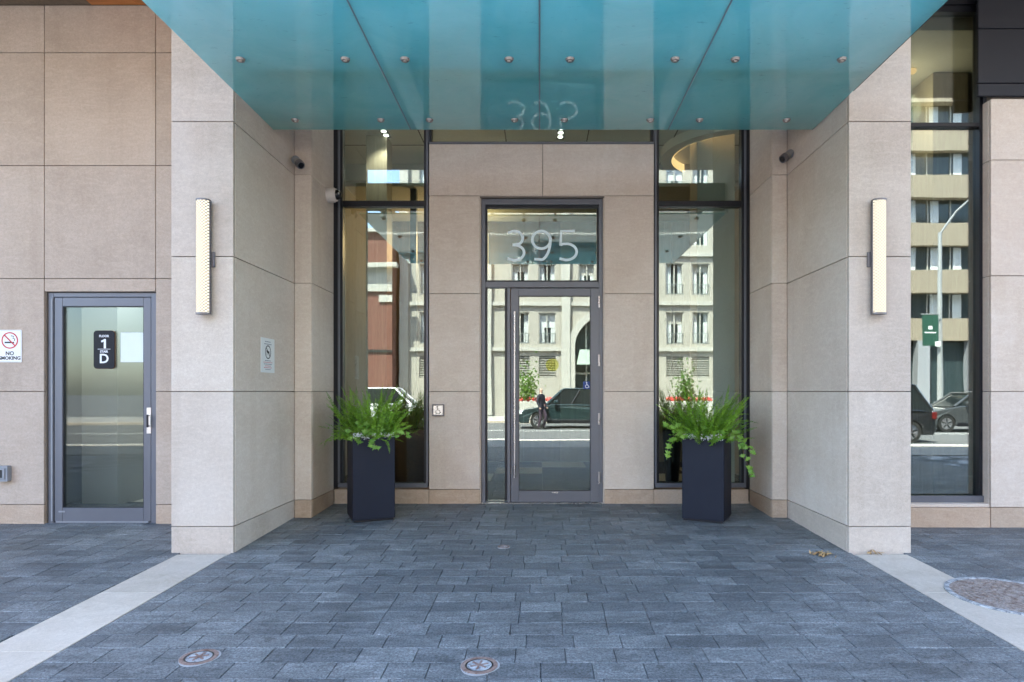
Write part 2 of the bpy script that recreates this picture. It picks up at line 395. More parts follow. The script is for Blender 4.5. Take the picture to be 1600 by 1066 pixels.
# portal wall round the entrance door
s = 139.
PX = [px(670, s), px(750, s), px(944, s), px(1022, s)]; ZP = pz(225, s); ZD = pz(308, s)
bm = bmesh.new()
box(bm, PX[0]+.002, PX[1]-.005, YB+T, YB+.3, -.1, ZP-.005); box(bm, PX[2]+.005, PX[3]-.002, YB+T, YB+.3, -.1, ZP-.005); box(bm, PX[1]-.005, PX[2]+.005, YB+T, YB+.3, ZD+.005, ZP-.005)
pw = bpart_bm('portal_wall', bm, M['joint'])
for x0, x1 in ((PX[0], PX[1]), (PX[2], PX[3])):
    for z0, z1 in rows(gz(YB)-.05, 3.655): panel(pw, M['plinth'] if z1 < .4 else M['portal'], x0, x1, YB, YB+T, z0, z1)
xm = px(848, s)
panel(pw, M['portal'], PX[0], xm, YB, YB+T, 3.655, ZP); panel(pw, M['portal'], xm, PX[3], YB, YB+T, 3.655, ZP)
for x0, x1 in ((-2.305, PX[0]), (PX[3], 2.353)):
    panel(pw, M['plinth'], x0, x1, YB+.003, YB+T, gz(YB)-.05, .355, .0015)
    bpart('plinth_core', M['joint'], x0, x1, YB+T+.002, YB+.3, -.1, .345, parent=pw)
# reveals at door opening
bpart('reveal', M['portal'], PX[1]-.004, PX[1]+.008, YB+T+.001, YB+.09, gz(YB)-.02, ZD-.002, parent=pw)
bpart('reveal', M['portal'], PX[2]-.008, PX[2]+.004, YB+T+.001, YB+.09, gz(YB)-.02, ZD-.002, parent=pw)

# ------------------------------------------------------------------ windows
def window(label, x0, x1, z0, z1, y, bars, mg, fw=.05, slate=.028, vmull=()):
    fr = bpart_bm('window', frame_bm(x0, x1, y, y+.09, z0, z1, fw, fw, fw*.9, fw), M['black']); tag(fr, label)
    bpart('sill_profile', M['slate'], x0+.004, x1-.004, y-.018, y-.001, z0, z0+slate*1.8, bev=.002, parent=fr)
    bpart('edge_profile', M['slate'], x0+.0, x0+slate*.8, y-.014, y-.001, z0+slate*1.8+.002, z1, bev=.002, parent=fr)
    bpart('edge_profile', M['slate'], x1-slate*.8, x1-.0, y-.014, y-.001, z0+slate*1.8+.002, z1, bev=.002, parent=fr)
    zz = [z0+fw*.9]
    for b0, b1 in bars:
        bpart('mullion', M['black'], x0+fw-.001, x1-fw+.001, y+.004, y+.086, b0, b1, bev=.003, parent=fr)
        bpart('pane', mg, x0+fw-.004, x1-fw+.004, y+.05, y+.062, zz[-1]-.004, b0+.004, parent=fr); zz.append(b1)
    bpart('pane', mg, x0+fw-.004, x1-fw+.004, y+.05, y+.062, zz[-1]-.004, z1-fw+.004, parent=fr)
    return fr
zb, zm0, zm1 = pz(762, s), pz(322, s), pz(313, s)
window('tall window left of the entrance door, behind the fern planter', px(528, s), px(669, s), zb, TOP+.25, YB+.01, [(zm0, zm1)], M['glass'])
window('tall window right of the entrance door, behind the fern planter', px(1023, s), px(1166, s), zb, TOP+.25, YB+.01, [(zm0, zm1)], M['glass'])
window('wide clerestory window above the entrance stone', px(669, s)+.002, px(1023, s)-.002, ZP, TOP+.25, YB+.012, [], M['glass'], .035, .012)
window('tall street window beside the dark cladding', 3.0, XW+.03, .386, 5.19, 6.19, [(4.02, 4.06)], M['glassR'], .06, .035)
for x0, x1 in ((-2.311, px(528, s)-.001), (px(1166, s)+.001, 2.359)): bpart('jamb_filler', M['black'], x0, x1, YB-.004, YB+.1, zb, TOP+.2)
bpart('window_head', M['black'], 3.0, XW+.06, 6.17, 6.30, 5.192, 5.40)

# ------------------------------------------------------------------ entrance door
yd = YB+.055; gd = gz(YB)
ed = bpart_bm('entrance_door', frame_bm(PX[1]+.010, PX[2]-.010, yd, yd+.11, gd-.01, ZD-.004, .045, .045, .02, .065), M['slate'])
tag(ed, 'slate framed glass entrance door with sidelight and transom')
def dp(name, m, x0, x1, y0, y1, z0, z1, bev=.002): return bpart(name, m, x0, x1, y0, y1, z0, z1, bev=bev, parent=ed)
zt0, zt1 = pz(445, s), pz(440, s)
dp('transom_bar', M['slate'], PX[1]+.055, PX[2]-.055, yd+.004, yd+.106, pz(448, s), pz(439, s))
dp('post', M['slate'], px(792, s), px(797, s), yd+.004, yd+.106, gd, pz(448.5, s))
dp('transom_gasket', M['black'], PX[1]+.057, PX[2]-.057, yd+.03, yd+.08, ZD-.10, ZD-.07)
dp('pane', M['glassD'], PX[1]+.05, PX[2]-.05, yd+.05, yd+.06, pz(440, s), ZD-.06, 0)
dp('gasket', M['black'], PX[1]+.056, PX[1]+.075, yd+.03, yd+.08, gd+.02, ZD-.1); dp('gasket', M['black'], PX[2]-.075, PX[2]-.056, yd+.03, yd+.08, pz(438.5, s), ZD-.1)
dp('gasket', M['black'], PX[1]+.076, PX[2]-.076, yd+.032, yd+.08, pz(438.8, s), pz(436, s))
dp('sidelight_pane', M['glassD'], PX[1]+.05, px(792.5, s), yd+.05, yd+.06, gd+.015, pz(447, s), 0)
dp('gasket', M['black'], px(788, s), px(791.8, s), yd+.03, yd+.08, gd+.02, pz(449, s))
lx0, lx1, lz0, lz1 = px(798, s), px(937, s), gd+.012, pz(449.5, s)
lf = bpart_bm('leaf_tmp', frame_bm(lx0, lx1, yd-.004, yd+.05, lz0, lz1, .088, .098, .125, .085, .003), M['slate']); lf.name = 'door_leaf'; lf.parent = ed; lf.matrix_parent_inverse = Matrix()
dp('pane', M['glassD'], lx0+.08, lx1-.09, yd+.018, yd+.028, lz0+.11, lz1-.075, 0)
bm = frame_bm(lx0+.0885, lx1-.0985, yd+.002, yd+.012, lz0+.1255, lz1-.0855, .006, .006, .006, .006, 0); o = bpart_bm('glazing_gasket', bm, M['black']); o.parent = ed; o.matrix_parent_inverse = Matrix()
bm = bmesh.new(); hx = px(804, s); cyl(bm, (hx, yd-.06, pz(747, s)), (hx, yd-.06, pz(487, s)), .013, n=14)
for z in (pz(735, s), pz(500, s)): cyl(bm, (hx, yd-.06, z), (hx, yd, z), .008, n=10)
o = bpart_bm('pull_handle', bm, M['steel']); o.parent = ed; o.matrix_parent_inverse = Matrix()
for y in (471, 563, 655, 747):
    bm = bmesh.new(); cyl(bm, (px(936.5, s), yd-.012, pz(y+9, s)), (px(936.5, s), yd-.012, pz(y-9, s)), .013, n=12)
    o = bpart_bm('hinge', bm, M['steel']); o.parent = ed; o.matrix_parent_inverse = Matrix()
dp('maker_plate', M['steel'], px(862, s), px(872, s), yd-.007, yd-.003, pz(772, s), pz(769.5, s), 0)
dp('threshold', M['steel'], PX[1]+.012, PX[2]-.012, yd-.05, yd+.10, gd-.006, gd+.008)

# ------------------------------------------------------------------ stair door
yd2 = YL+.035; s2 = 160.5; gl = gz(YL)
sdoor = bpart_bm('stair_door', frame_bm(DX0, DX1, yd2, yd2+.12, gl-.01, DZ1-.003, .052, .052, .012, .042), M['slate']); tag(sdoor, 'slate framed glass stair door in the warm stone wall')
lx0, lx1, lz0, lz1 = DX0+.057, DX1-.057, gl+.012, DZ1-.05
bm = frame_bm(lx0, lx1, yd2+.005, yd2+.06, lz0, lz1, .078, .072, .135, .085, .003); o = bpart_bm('door_leaf', bm, M['slate']); o.parent = sdoor; o.matrix_parent_inverse = Matrix()
YG2 = yd2+.03
bpart('pane', M['glassS'], lx0+.07, lx1-.065, YG2, YG2+.01, lz0+.125, lz1-.075, parent=sdoor)
bm = frame_bm(lx0+.0785, lx1-.0725, yd2+.012, yd2+.024, lz0+.1355, lz1-.0855, .007, .007, .007, .007, 0); o = bpart_bm('glazing_gasket', bm, M['black']); o.parent = sdoor; o.matrix_parent_inverse = Matrix()
bpart('hinge_strip', M['grey'], DX0+.032, DX0+.047, yd2-.008, yd2-.001, gl+.02, DZ1-.06, parent=sdoor)
bpart('kick_strip', M['grey'], lx0+.02, lx1-.02, yd2-.004, yd2+.004, gl+.004, gl+.016, parent=sdoor)
bpart('handle_plate', M['steel'], px(226, s2), px(233, s2), yd2-.006, yd2+.004, pz(678, s2), pz(637, s2), bev=.002, parent=sdoor)
bpart('lever', M['dsteel'], px(229, s2), px(232, s2), yd2-.045, yd2-.030, pz(668, s2), pz(648, s2), bev=.004, parent=sdoor)
for zz in (650, 666): bpart('lever_stem', M['steel'], px(229.5, s2), px(231.5, s2), yd2-.031, yd2-.006, pz(zz+1, s2), pz(zz-1, s2), parent=sdoor)
bpart('maker_plate', M['grey'], px(87, s2), px(97, s2), yd2+.001, yd2+.0048, pz(802, s2), pz(799.5, s2), parent=sdoor)

# ------------------------------------------------------------------ tower mass, soffits, rooms behind
bm = bmesh.new()
box(bm, -45, -3.3, 3.6, 30, TOP+.04, 19.5); box(bm, 3.3, 45, 3.6, 30, TOP+.31, 19.4); box(bm, -3.3, 3.3, YB+.2, 30, TOP+.32, 19.5)
box(bm, -3.3, 3.3, 3.35, YB+.2, 5.32, 19.48)
box(bm, -45, -9.2, YP+.3, 30, -.2, TOP+.04); box(bm, 8.5, 45, YP+.3, 30, -.2, TOP+.3)
bpart_bm('upper_storeys', bm, M['wall'])
sf = bpart('soffit', M['dsteel'], -12, -3.31, 3.62, YL+.25, TOP+.012, TOP+.035)
for i in range(20):
    x0 = -12+i*.45; bpart('soffit_board', M['soffit'] if i > 16 else M['woodwall'], x0+.002, min(x0+.448, -3.012), 3.63, YL-.02, TOP-.012, TOP+.010, parent=sf)

# lobby
LY0, LY1 = YB+.12, 11.4
lob = bpart('lobby_floor', M['lobwall'], -2.9, 3.0, LY0-.04, LY1, gd-.03, gd+.006)
tl = N('floor_tile'); v = tl.pos(); ch = tl.n('TexChecker'); ch.inputs['Scale'].default_value = 1.6; ch.inputs[1].default_value = (.36, .33, .29, 1); ch.inputs[2].default_value = (.03, .03, .032, 1); tl.l(v, ch.inputs[0])
M['tile'] = tl.done(tl.bsdf(ch.outputs[0], .2))
for i in range(8):
    for j in range(5):
        x0, y0 = -2.88+i*.73, LY0+.02+j*.8
        bpart('floor_tile', M['dark'] if (i*5+j*3) % 4 else M['lobwall'], x0+.002, x0+.728, y0+.002, y0+.798, gd+.007, gd+.014, parent=lob)
HC = 4.78
lc = bpart('lobby_ceiling', M['lobceil'], -2.9, 3.0, LY0, 9.35, HC, HC+.08)
bpart('ceiling_step', M['lobwall'], -2.9, 3.0, 9.351, 9.44, HC-.24, HC+.05, parent=lc)
bpart('ceiling_drop', M['lobceil'], -2.9, 3.0, 9.44, LY1, HC-.30, HC-.241, parent=lc)
bpart('ceiling_groove', M['dark'], -2.9, 3.0, 8.62, 8.64, HC-.004, HC-.001, parent=lc)
for x in (-1.55, -.45, .62, 1.75): bpart('ceiling_groove', M['dark'], x, x+.014, LY0, 9.35, HC-.0045, HC-.0012, parent=lc)
def downlights(x, y, n=3):
    h = bpart('downlight_box', M['dark'], x-.045, x+.045, y-.07, y+.13*n-.03, HC-.012, HC-.002, parent=lc)
    for i in range(n):
        bm = bmesh.new(); cyl(bm, (x, y+.13*i, HC-.013), (x, y+.13*i, HC-.022), .030, .034, 14); o = bpart_bm('lamp', bm, M['spot']); o.parent = lc; o.matrix_parent_inverse = Matrix()
    l = bpy.data.lights.new('downlight', 'SPOT'); l.energy = 5; l.spot_size = R(110); l.spot_blend = .6; l.color = (1, .88, .72); l.shadow_soft_size = .06
    lo = bpy.data.objects.new('downlight', l); link(lo, lc); lo.location = (x, y+.13, HC-.05)
downlights(px(600, 1)/1000*8.15, 8.0); downlights(px(876, 1)/1000*8.2, 8.05)
lwall = bpart('lobby_wall', M['lobwall'], -2.9, 3.0, LY1, LY1+.1, 0, HC)
for i in range(9):
    x0 = -2.9+i*.655; bpart('veneer_panel', M['woodwall'] if i < 5 else M['woodpale'], x0+.003, x0+.652, LY1-.03, LY1-.001, gd+.02, HC-.31, parent=lwall)
for sd, x in ((-1, -2.9), (1, 3.0)):
    sw = bpart('lobby_side_wall', M['lobwall'], min(x, x+sd*.1), max(x, x+sd*.1), LY0, LY1, 0, HC)
    for j in range(6):
        y0 = LY0+.02+j*.67; bpart('veneer_panel', M['woodpale'], min(x, x-sd*.03), max(x, x-sd*.03), y0+.003, y0+.665, gd+.02, HC-.02, parent=sw)
# plain columns just inside the glass
bpart('lobby_column', M['woodpale'], -2.25, -1.98, 8.3, 8.6, gd, HC-.001); bpart('lobby_column', M['lobwall'], 2.02, 2.5, 8.2, 8.6, gd, HC-.001)
bpart('dark_post', M['dsteel'], -1.92, -1.83, 9.5, 9.6, gd, HC-.31)
# warm lit alcove on the left, ring cove on the right
al = bpart('alcove_wall', M['cove'], -1.6, -.9, LY1-.06, LY1-.035, 3.55, 4.25)
bm = ring_bm(.95, .80, -.12, -.001, 48); o = bpart_bm('ceiling_ring', bm, M['lobceil']); o.matrix_parent_inverse = B0; o.location = (2.62, 8.75, HC); 
bm = ring_bm(.799, .785, -.115, -.005, 48); o2 = bm_obj('ring_glow', bm, M['cove'], o)
pl = bpy.data.lights.new('cove_lamp', 'POINT'); pl.energy = 9; pl.color = (1, .62, .3); pl.shadow_soft_size = .3; plo = bpy.data.objects.new('cove_lamp', pl); link(plo, lc); plo.location = (-1.2, 10.9, 3.9)
# stair room
st = bmesh.new(); box(st, -5.4, -3.06, 8.1, 8.2, 0, 3.2); box(st, -5.5, -5.4, YL+.26, 8.2, 0, 3.2); box(st, -3.06, -2.99, YL+.66, 8.2, 0, 3.2); box(st, -5.4, -3.06, YL+.26, 8.1, 3.1, 3.2)
bpart_bm('stair_wall', st, M['stairwall'])
bpart('stair_floor', M['lobwall'], -5.4, -3.06, YL+.16, 8.1, gl-.06, gl+.004)
bpart('stair_pilaster', M['stairwall'], -5.15, -4.75, 7.2, 7.9, gl, 3.09)
bm = bmesh.new(); box(bm, -4.9, -4.55, 6.9, 7.5, 3.02, 3.095); stl = bpart_bm('stair_ceiling_lamp', bm, emis('stair_lamp_glow', (.95, 1, .95), .5))
l = bpy.data.lights.new('stair_lamp', 'AREA'); l.energy = 2.6; l.size = .4; l.color = (.95, 1, .93); lo = bpy.data.objects.new('stair_lamp', l); link(lo, stl); lo.location = (-4.6, 7.2, 3.0)
# room behind the street window
rm = bmesh.new(); box(rm, 3.04, 8.0, 9.6, 9.7, 0, 5.3); box(rm, 8.0, 8.1, 6.6, 9.7, 0, 5.3); box(rm, 3.04, 8.0, 6.55, 9.6, 5.15, 5.3); box(rm, 3.04, 8.0, 6.55, 9.6, 0, .19)
bpart_bm('room_wall', rm, M['lobwall'])
for i in range(5): bpart('veneer_panel', M['woodwall'], 3.1+i*.95, 4.04+i*.95, 9.55, 9.598, .2, 4.9)
bpart('room_column', M['woodpale'], 4.55, 4.95, 7.4, 7.8, .19, 5.14)
bpart('room_beam', M['lobceil'], 3.1, 4.9, 8.3, 8.6, 4.55, 4.68)
rl = bpart('room_lamp', M['cove'], 3.7, 4.3, 7.3, 7.36, 5.10, 5.149)
l = bpy.data.lights.new('room_lamp', 'POINT'); l.energy = 3; l.color = (1, .75, .48); l.shadow_soft_size = .2; lo = bpy.data.objects.new('room_lamp', l); link(lo, rl); lo.location = (4.2, 7.4, 4.7); lo.matrix_parent_inverse = B0.inverted() @ Matrix.Translation((0, -YP, 0))
# ------------------------------------------------------------------ canopy
ZCAN = CH+2.4
can = thing('glass_canopy', (0, YP, ZCAN), 0, 'turquoise frosted glass canopy over the entrance on steel point fittings', 'canopy')
CI = Matrix.Translation((0, -YP, -ZCAN))
def cpart(name, bm, m, smooth=False):
    o = bm_obj(name, bm, m, can, smooth=smooth); o.matrix_parent_inverse = CI; return o
CY0, CY1 = 2.55, F*2.4/409
cx = [-2.44, -1.18, 0., 1.18, 2.506]
for i in range(4):
    for y0, y1 in ((CY0, CY1),):
        bm = bmesh.new(); box(bm, cx[i]+(.005 if i else 0), cx[i+1]-(.005 if i < 3 else 0), y0, y1, ZCAN, ZCAN+.018, bev=.002); cpart('glass_panel', bm, M['canopy'])
for x in cx[1:4]:
    bm = bmesh.new(); box(bm, x-.0048, x+.0048, CY0, CY1-.002, ZCAN+.002, ZCAN+.016); cpart('silicone_joint', bm, M['grey'])
bx_ = [-2.157, -1.40, -.971, -.22, .22, .977, 1.412, 2.18]; by_ = [F*2.4/425, F*2.4/520, 3.58, 2.8]
me_b = None
for y in by_:
    for x in bx_:
        bm = bmesh.new(); cyl(bm, (0, 0, -.016), (0, 0, 0), .027, .034, 18); cyl(bm, (0, 0, -.024), (0, 0, -.014), .013, .016, 6)
        if me_b is None:
            o = bm_obj('bolt', bm, M['boltm'], can); me_b = o.data
        else:
            bm.free(); o = mesh_obj('bolt', me_b, M['boltm'], can)
        o.location = (x, y-YP, -.0005)
    bm = bmesh.new(); cyl(bm, (-2.36, y, ZCAN+.20), (2.42, y, ZCAN+.20), .034, n=12)
    for x in bx_: cyl(bm, (x, y, ZCAN+.019), (x, y, ZCAN+.2), .014, n=8)
    cpart('cross_tube', bm, M['dsteel'])
for x0, x1 in ((-2.34, -2.24), (2.30, 2.40)):
    bm = bmesh.new(); box(bm, x0, x1, CY0, CY1-.09, ZCAN+.24, ZCAN+.40, bev=.004); cpart('outrigger_beam', bm, M['dsteel'])
bm = bmesh.new(); box(bm, -2.49, 2.515, CY1-.085, CY1-.03, ZCAN+.06, ZCAN+.43, bev=.003); cpart('rear_sky_blocker', bm, M['dsteel'])  # added out of view, blocks the sky strip reflected in the upper panes
bm = bmesh.new(); box(bm, 2.500, 2.53, CY0, YP-.06, ZCAN+.0185, ZCAN+.085); cpart('edge_channel', bm, M['black'])
bm = bmesh.new(); box(bm, 2.53, 2.66, YP-.03, YP-.002, ZCAN+.36, ZCAN+.46, bev=.002); cpart('bracket_plate', bm, M['wall'])

# ------------------------------------------------------------------ ground
bm = bmesh.new()
ys = [-300, -60, 0, 2, 4, 6.3, 8.0]
bm = bmesh.new()
def quad(bm, x0, x1, y0, y1, z0, z1): bm.faces.new([bm.verts.new(p) for p in ((x0, y0, z0), (x1, y0, z0), (x1, y1, z1), (x0, y1, z1))])
quad(bm, -300, 300, -300, 300, -.35, -.35); tag(bm_obj('ground', bm, M['asphalt']), kind='structure')
bm = bmesh.new(); quad(bm, -14, 14, 0, 7.4, -.022, gz(7.4)-.022); quad(bm, -14, 14, -2.2, 0, -.022, -.022)
court = tag(bm_obj('forecourt', bm, M['bed']), kind='structure')
# pavers: running bond rows, the nearest ones each an object, the rest one mesh
PW, PD = .258, .172
th = math.atan(SL)
holes = [(3.09, 4.19, .34)]
P = []
BL0, BL1, BR0, BR1 = -2.925, -2.515, 2.545, 2.965
row = 0; y = -2.1
while y < 7.2:
    y1 = min(y+PD, 7.2)
    for (a, b) in ((-7.9, BL0), (BL1, BR0), (BR1, 8.0)):
        if y < 1.0 and False: continue
        x = a-random.choice((0, .5, .33))*PW-(.13 if row % 2 else 0)
        while x < b-.02:
            ww = PW*random.choice((1, 1, 1, 1.0, .82, 1.15)); x0, x1 = max(x, a), min(x+ww, b)
            if x1-x0 > .03: P.append((x0, x1, y, y1))
            x += ww
    y = y1; row += 1
def vis(p):
    cy = (p[2]+p[3])/2; cxx = (p[0]+p[1])/2
    if cy < 2.9: return -1
    sc = F/cy; xx = VX+cxx*sc; yy = VY+(CH-gz(cy))*sc
    if xx < -40 or xx > 1640 or yy > 1090: return -1
    for X0, X1, Y0 in ((-3.0, -2.5, YP), (2.52, 3.03, YP), (-9, -3, YL), (3, 9, YR), (-2.5, -2.3, YJ), (2.36, 2.52, YJ), (-2.3, 2.36, YB)):
        if X0 < cxx < X1 and cy > Y0: return -1
    return sc*sc/cy
P.sort(key=vis, reverse=True)
def inhole(p):
    return any((((p[0]+p[1])/2-h[0])**2+((p[2]+p[3])/2-h[1])**2)**.5 < h[2]-.02 for h in holes)
pcount = 0; cache = {}; RV, RF, RT = [], [], []
def paver_geo(w_, d_):
    c = .0025; V = []
    for z, k in ((-.03, 0), (-c, 0), (0, c)):
        V += [(-w_/2+k, -d_/2+k, z), (w_/2-k, -d_/2+k, z), (w_/2-k, d_/2-k, z), (-w_/2+k, d_/2-k, z)]
    Fc = [(8, 9, 10, 11)]
    for l in (0, 4):
        for i in range(4): j = (i+1) % 4; Fc.append((l+i, l+j, l+4+j, l+4+i))
    return V, Fc
def tone_mesh(name, V, Fc, T_):
    me = bpy.data.meshes.new(name); me.from_pydata(V, [], Fc); at = me.attributes.new('tone', 'FLOAT', 'FACE'); at.data.foreach_set('value', T_); me.materials.append(M['paver']); return me
for p in P:
    if inhole(p): continue
    w_, d_ = p[1]-p[0]-.0035, p[3]-p[2]-.003; cxx, cy = (p[0]+p[1])/2, (p[2]+p[3])/2
    z = gz(cy)+random.uniform(-.0012, .0012); rz = random.uniform(-.004, .004); tone = random.random()
    tl_ = th if cy > 0 else 0
    if pcount < 300 and vis(p) > 0:
        q = (round(w_, 3), round(d_, 3), int(tone*6))
        if q not in cache:
            V, Fc = paver_geo(w_, d_); cache[q] = tone_mesh('paver', V, Fc, [(q[2]+.5)/6]*len(Fc))
        o = mesh_obj('paver', cache[q], None, court); o.location = (cxx, cy, z); o.rotation_euler = (tl_, random.uniform(-.002, .002), rz); pcount += 1
    else:
        V, Fc = paver_geo(w_, d_); Mx = Matrix.Translation((cxx, cy, z)) @ Matrix.Rotation(tl_, 4, 'X') @ Matrix.Rotation(rz, 4, 'Z'); n0 = len(RV)
        RV += [tuple(Mx @ Vector(v)) for v in V]; RF += [tuple(n0+i for i in f) for f in Fc]; RT += [tone]*len(Fc)
tag(mesh_obj('paving', tone_mesh('paving', RV, RF, RT), None, court), kind='stuff')
# pale bands
for a, b in ((BL0, BL1), (BR0, BR1)):
    yy = YP-.05
    n = 0
    while yy > -2.1:
        y0 = max(yy-.905, -2.1)
        bm = bmesh.new(); box(bm, a+.003, b-.003, -(yy-y0)/2+.002, (yy-y0)/2-.002, -.03, 0, bev=.002)
        c = (y0+yy)/2; o = bm_obj('band_slab', bm, M['band'], court, (0, c, gz(c)+.0015), (th if c > 0 else 0, 0, 0)); yy = y0
# street
tag(obox('sidewalk', M['concrete'], None, -120, 120, -4.6, -2.2, -.3, -.004), kind='structure')
for a, b in ((-120, -14), (14, 120)): tag(obox('sidewalk', M['concrete'], None, a, b, -2.199, 5.5, -.3, -.006), kind='structure')
tag(obox('kerb', M['band'], None, -120, 120, -4.85, -4.601, -.35, .0, bev=.01), kind='structure')
tag(obox('road', M['asphalt'], None, -150, 150, -17.4, -4.851, -.34, -.125), kind='structure')
tag(obox('kerb', M['band'], None, -120, 120, -17.65, -17.401, -.35, .0, bev=.01), kind='structure')
tag(obox('sidewalk', M['concrete'], None, -120, 120, -24, -17.651, -.3, -.004), kind='structure')
bm = bmesh.new(); quad(bm, -120, 120, -6.55, -6.4, -.12, -.12); quad(bm, -120, 120, -11.3, -11.18, -.12, -.12)
bm2 = bmesh.new()
tag(bm_obj('lane_line', bm, M['paint']), kind='structure'); bm2.free()

# covers set in the paving
def gplace(o, x, y, dz=0): o.location = (x, y, gz(y)+dz); o.rotation_euler = (th, 0, 0); return o
def rustmat(name, c0, c1):
    a = N(name); v = a.pos(); n1 = a.noise(v, 24, 6, .75, .6); c = a.ramp(n1, [(.35, c0), (.6, c1)]); h = a.noise(v, 90, 4)
    return a.done(a.bsdf(c, .65, .25, a.bump(h, .5, .006)))
M['rust'] = rustmat('rusty_iron', (.16, .09, .07), (.30, .22, .19)); M['zinc'] = rustmat('worn_zinc', (.10, .11, .13), (.52, .54, .56)); M['cast'] = rustmat('cast_grey', (.15, .095, .07), (.38, .335, .31))
M['grout'] = plain('grout_patch', (.33, .34, .35), .9, 0, .3, 30, .4)
for i, (x, y, r, lab) in enumerate(((-1.747, 3.284, .092, 'small round rusty cleanout cover in the paving near the left pale band'), (-.30, 3.19, .092, 'small round cleanout cover with pale ring in the paving at bottom centre'), (-.302, 5.39, .05, 'tiny dusty round cover in the paving before the entrance'))):
    c = gplace(thing('drain_cover', label=lab, cat='drain cover', group='round covers set in the paving'), x, y)
    bm = bmesh.new(); cyl(bm, (0, 0, -.01), (0, 0, .0032), r*1.07, n=28)
    for v in bm.verts: k = 1+.05*math.sin(3*math.atan2(v.co.y, v.co.x)+i); v.co.x *= k; v.co.y *= k
    bm_obj('grout_patch', bm, M['grout'], c)
    bm_obj('rim', ring_bm(r, r*.78, .0, .007, 36), M['rust'], c); bm_obj('inner_rim', ring_bm(r*.77, r*.68, .0, .0055, 36), M['dsteel'], c)
    bm = bmesh.new(); cyl(bm, (0, 0, 0), (0, 0, .006), r*.67, n=28); pl_ = bm_obj('plate', bm, M['zinc'], c)
    bm = bmesh.new()
    for k in range(3): box(bm, -r*.5, r*.5, -r*.05, r*.05, .006, .009, mat=Matrix.Rotation(R(60*k+20), 4, 'Z') @ Matrix.Translation((0, 0, k*.0004)))
    bm_obj('rib', bm, M['rust'], c)
mh = gplace(thing('manhole_cover', label='large round patterned manhole cover beside the right pale band', cat='manhole cover'), 3.09, 4.19)
bm = bmesh.new(); cyl(bm, (0, 0, -.01), (0, 0, .004), .37, n=48); bm_obj('plate', bm, M['cast'], mh)
bm_obj('rim', ring_bm(.375, .345, .0, .010, 48), M['zinc'], mh)
bm = bmesh.new()
for j in range(8):
    rr = .05+j*.037; n = max(6, int(rr*2*math.pi/.05))
    for k in range(n):
        a0 = 2*math.pi*(k+.12+.5*(j % 2))/n; a1 = a0+2*math.pi*.74/n
        box(bm, -.013, .013, -rr*(a1-a0)/2, rr*(a1-a0)/2, .003, .0075, mat=Matrix.Rotation((a0+a1)/2, 4, 'Z') @ Matrix.Translation((rr, 0, 0)))
tag(bm_obj('stud_pattern', bm, M['cast'], mh), kind='stuff')
def leaf_pile(name, lab, x, y, rad, n, sd):
    rnd = random.Random(sd); c = gplace(thing(name, label=lab, cat='dry leaves'), x, y)
    for k in range(n):
        bm = bmesh.new(); L = rnd.uniform(.014, .034); Wd = L*rnd.uniform(.12, .4)
        pts = [(-L, 0, 0), (-.3*L, Wd, .006), (L, 0, .012), (-.2*L, -Wd, .004)]; vs = [bm.verts.new(p) for p in pts]; bm.faces.new(vs[:3]); bm.faces.new((vs[0], vs[2], vs[3]))
        bm_obj('leaf', bm, M['leafdry'], c, (rnd.gauss(0, rad), rnd.gauss(0, rad*.7), rnd.uniform(.003, .02)), (rnd.uniform(-.5, .5), rnd.uniform(-.5, .5), rnd.uniform(0, 6.3)))
sp_ = (868-585)/1.455; leaf_pile('leaf_litter', 'small clump of dry tan leaves on paving near right pier', px(1285, sp_), F/sp_, .04, 60, 3)
leaf_pile('leaf_litter', 'few dry leaves caught at the foot of the right pier', px(1362, 192), YP-.035, .03, 22, 5)

# ------------------------------------------------------------------ wall lamps
def lamp_mat():
    a = N('perforated_lit_metal'); tc = a.n('TexCoord').outputs['Object']; mp = a.n('Mapping'); mp.inputs['Rotation'].default_value = (0, 0, 0); a.l(tc, mp.inputs[0])
    sx = a.n('SeparateXYZ'); a.l(mp.outputs[0], sx.inputs[0])
    def tri(v): return a.fmath('SINE', a.fmath('MULTIPLY', v, 2*math.pi/.050))
    u = a.fmath('ADD', sx.outputs[0], sx.outputs[2]); q = a.fmath('SUBTRACT', sx.outputs[0], sx.outputs[2])
    h = a.fmath('MULTIPLY', tri(u), tri(q)); hole = a.fmath('GREATER_THAN', a.fmath('ABSOLUTE', h), .27)
    e = a.n('Emission'); e.inputs[0].default_value = (1, .90, .72, 1); e.inputs[1].default_value = .17
    d = a.bsdf((.30, .26, .20), .5, .3); mx = a.n('MixShader'); a.l(hole, mx.inputs[0]); a.l(d, mx.inputs[1]); a.l(e.outputs[0], mx.inputs[2]); return a.done(mx.outputs[0])
M['lampface'] = lamp_mat()
M['lampmetal'] = plain('lamp_metal', (.17, .16, .17), .4, .5)
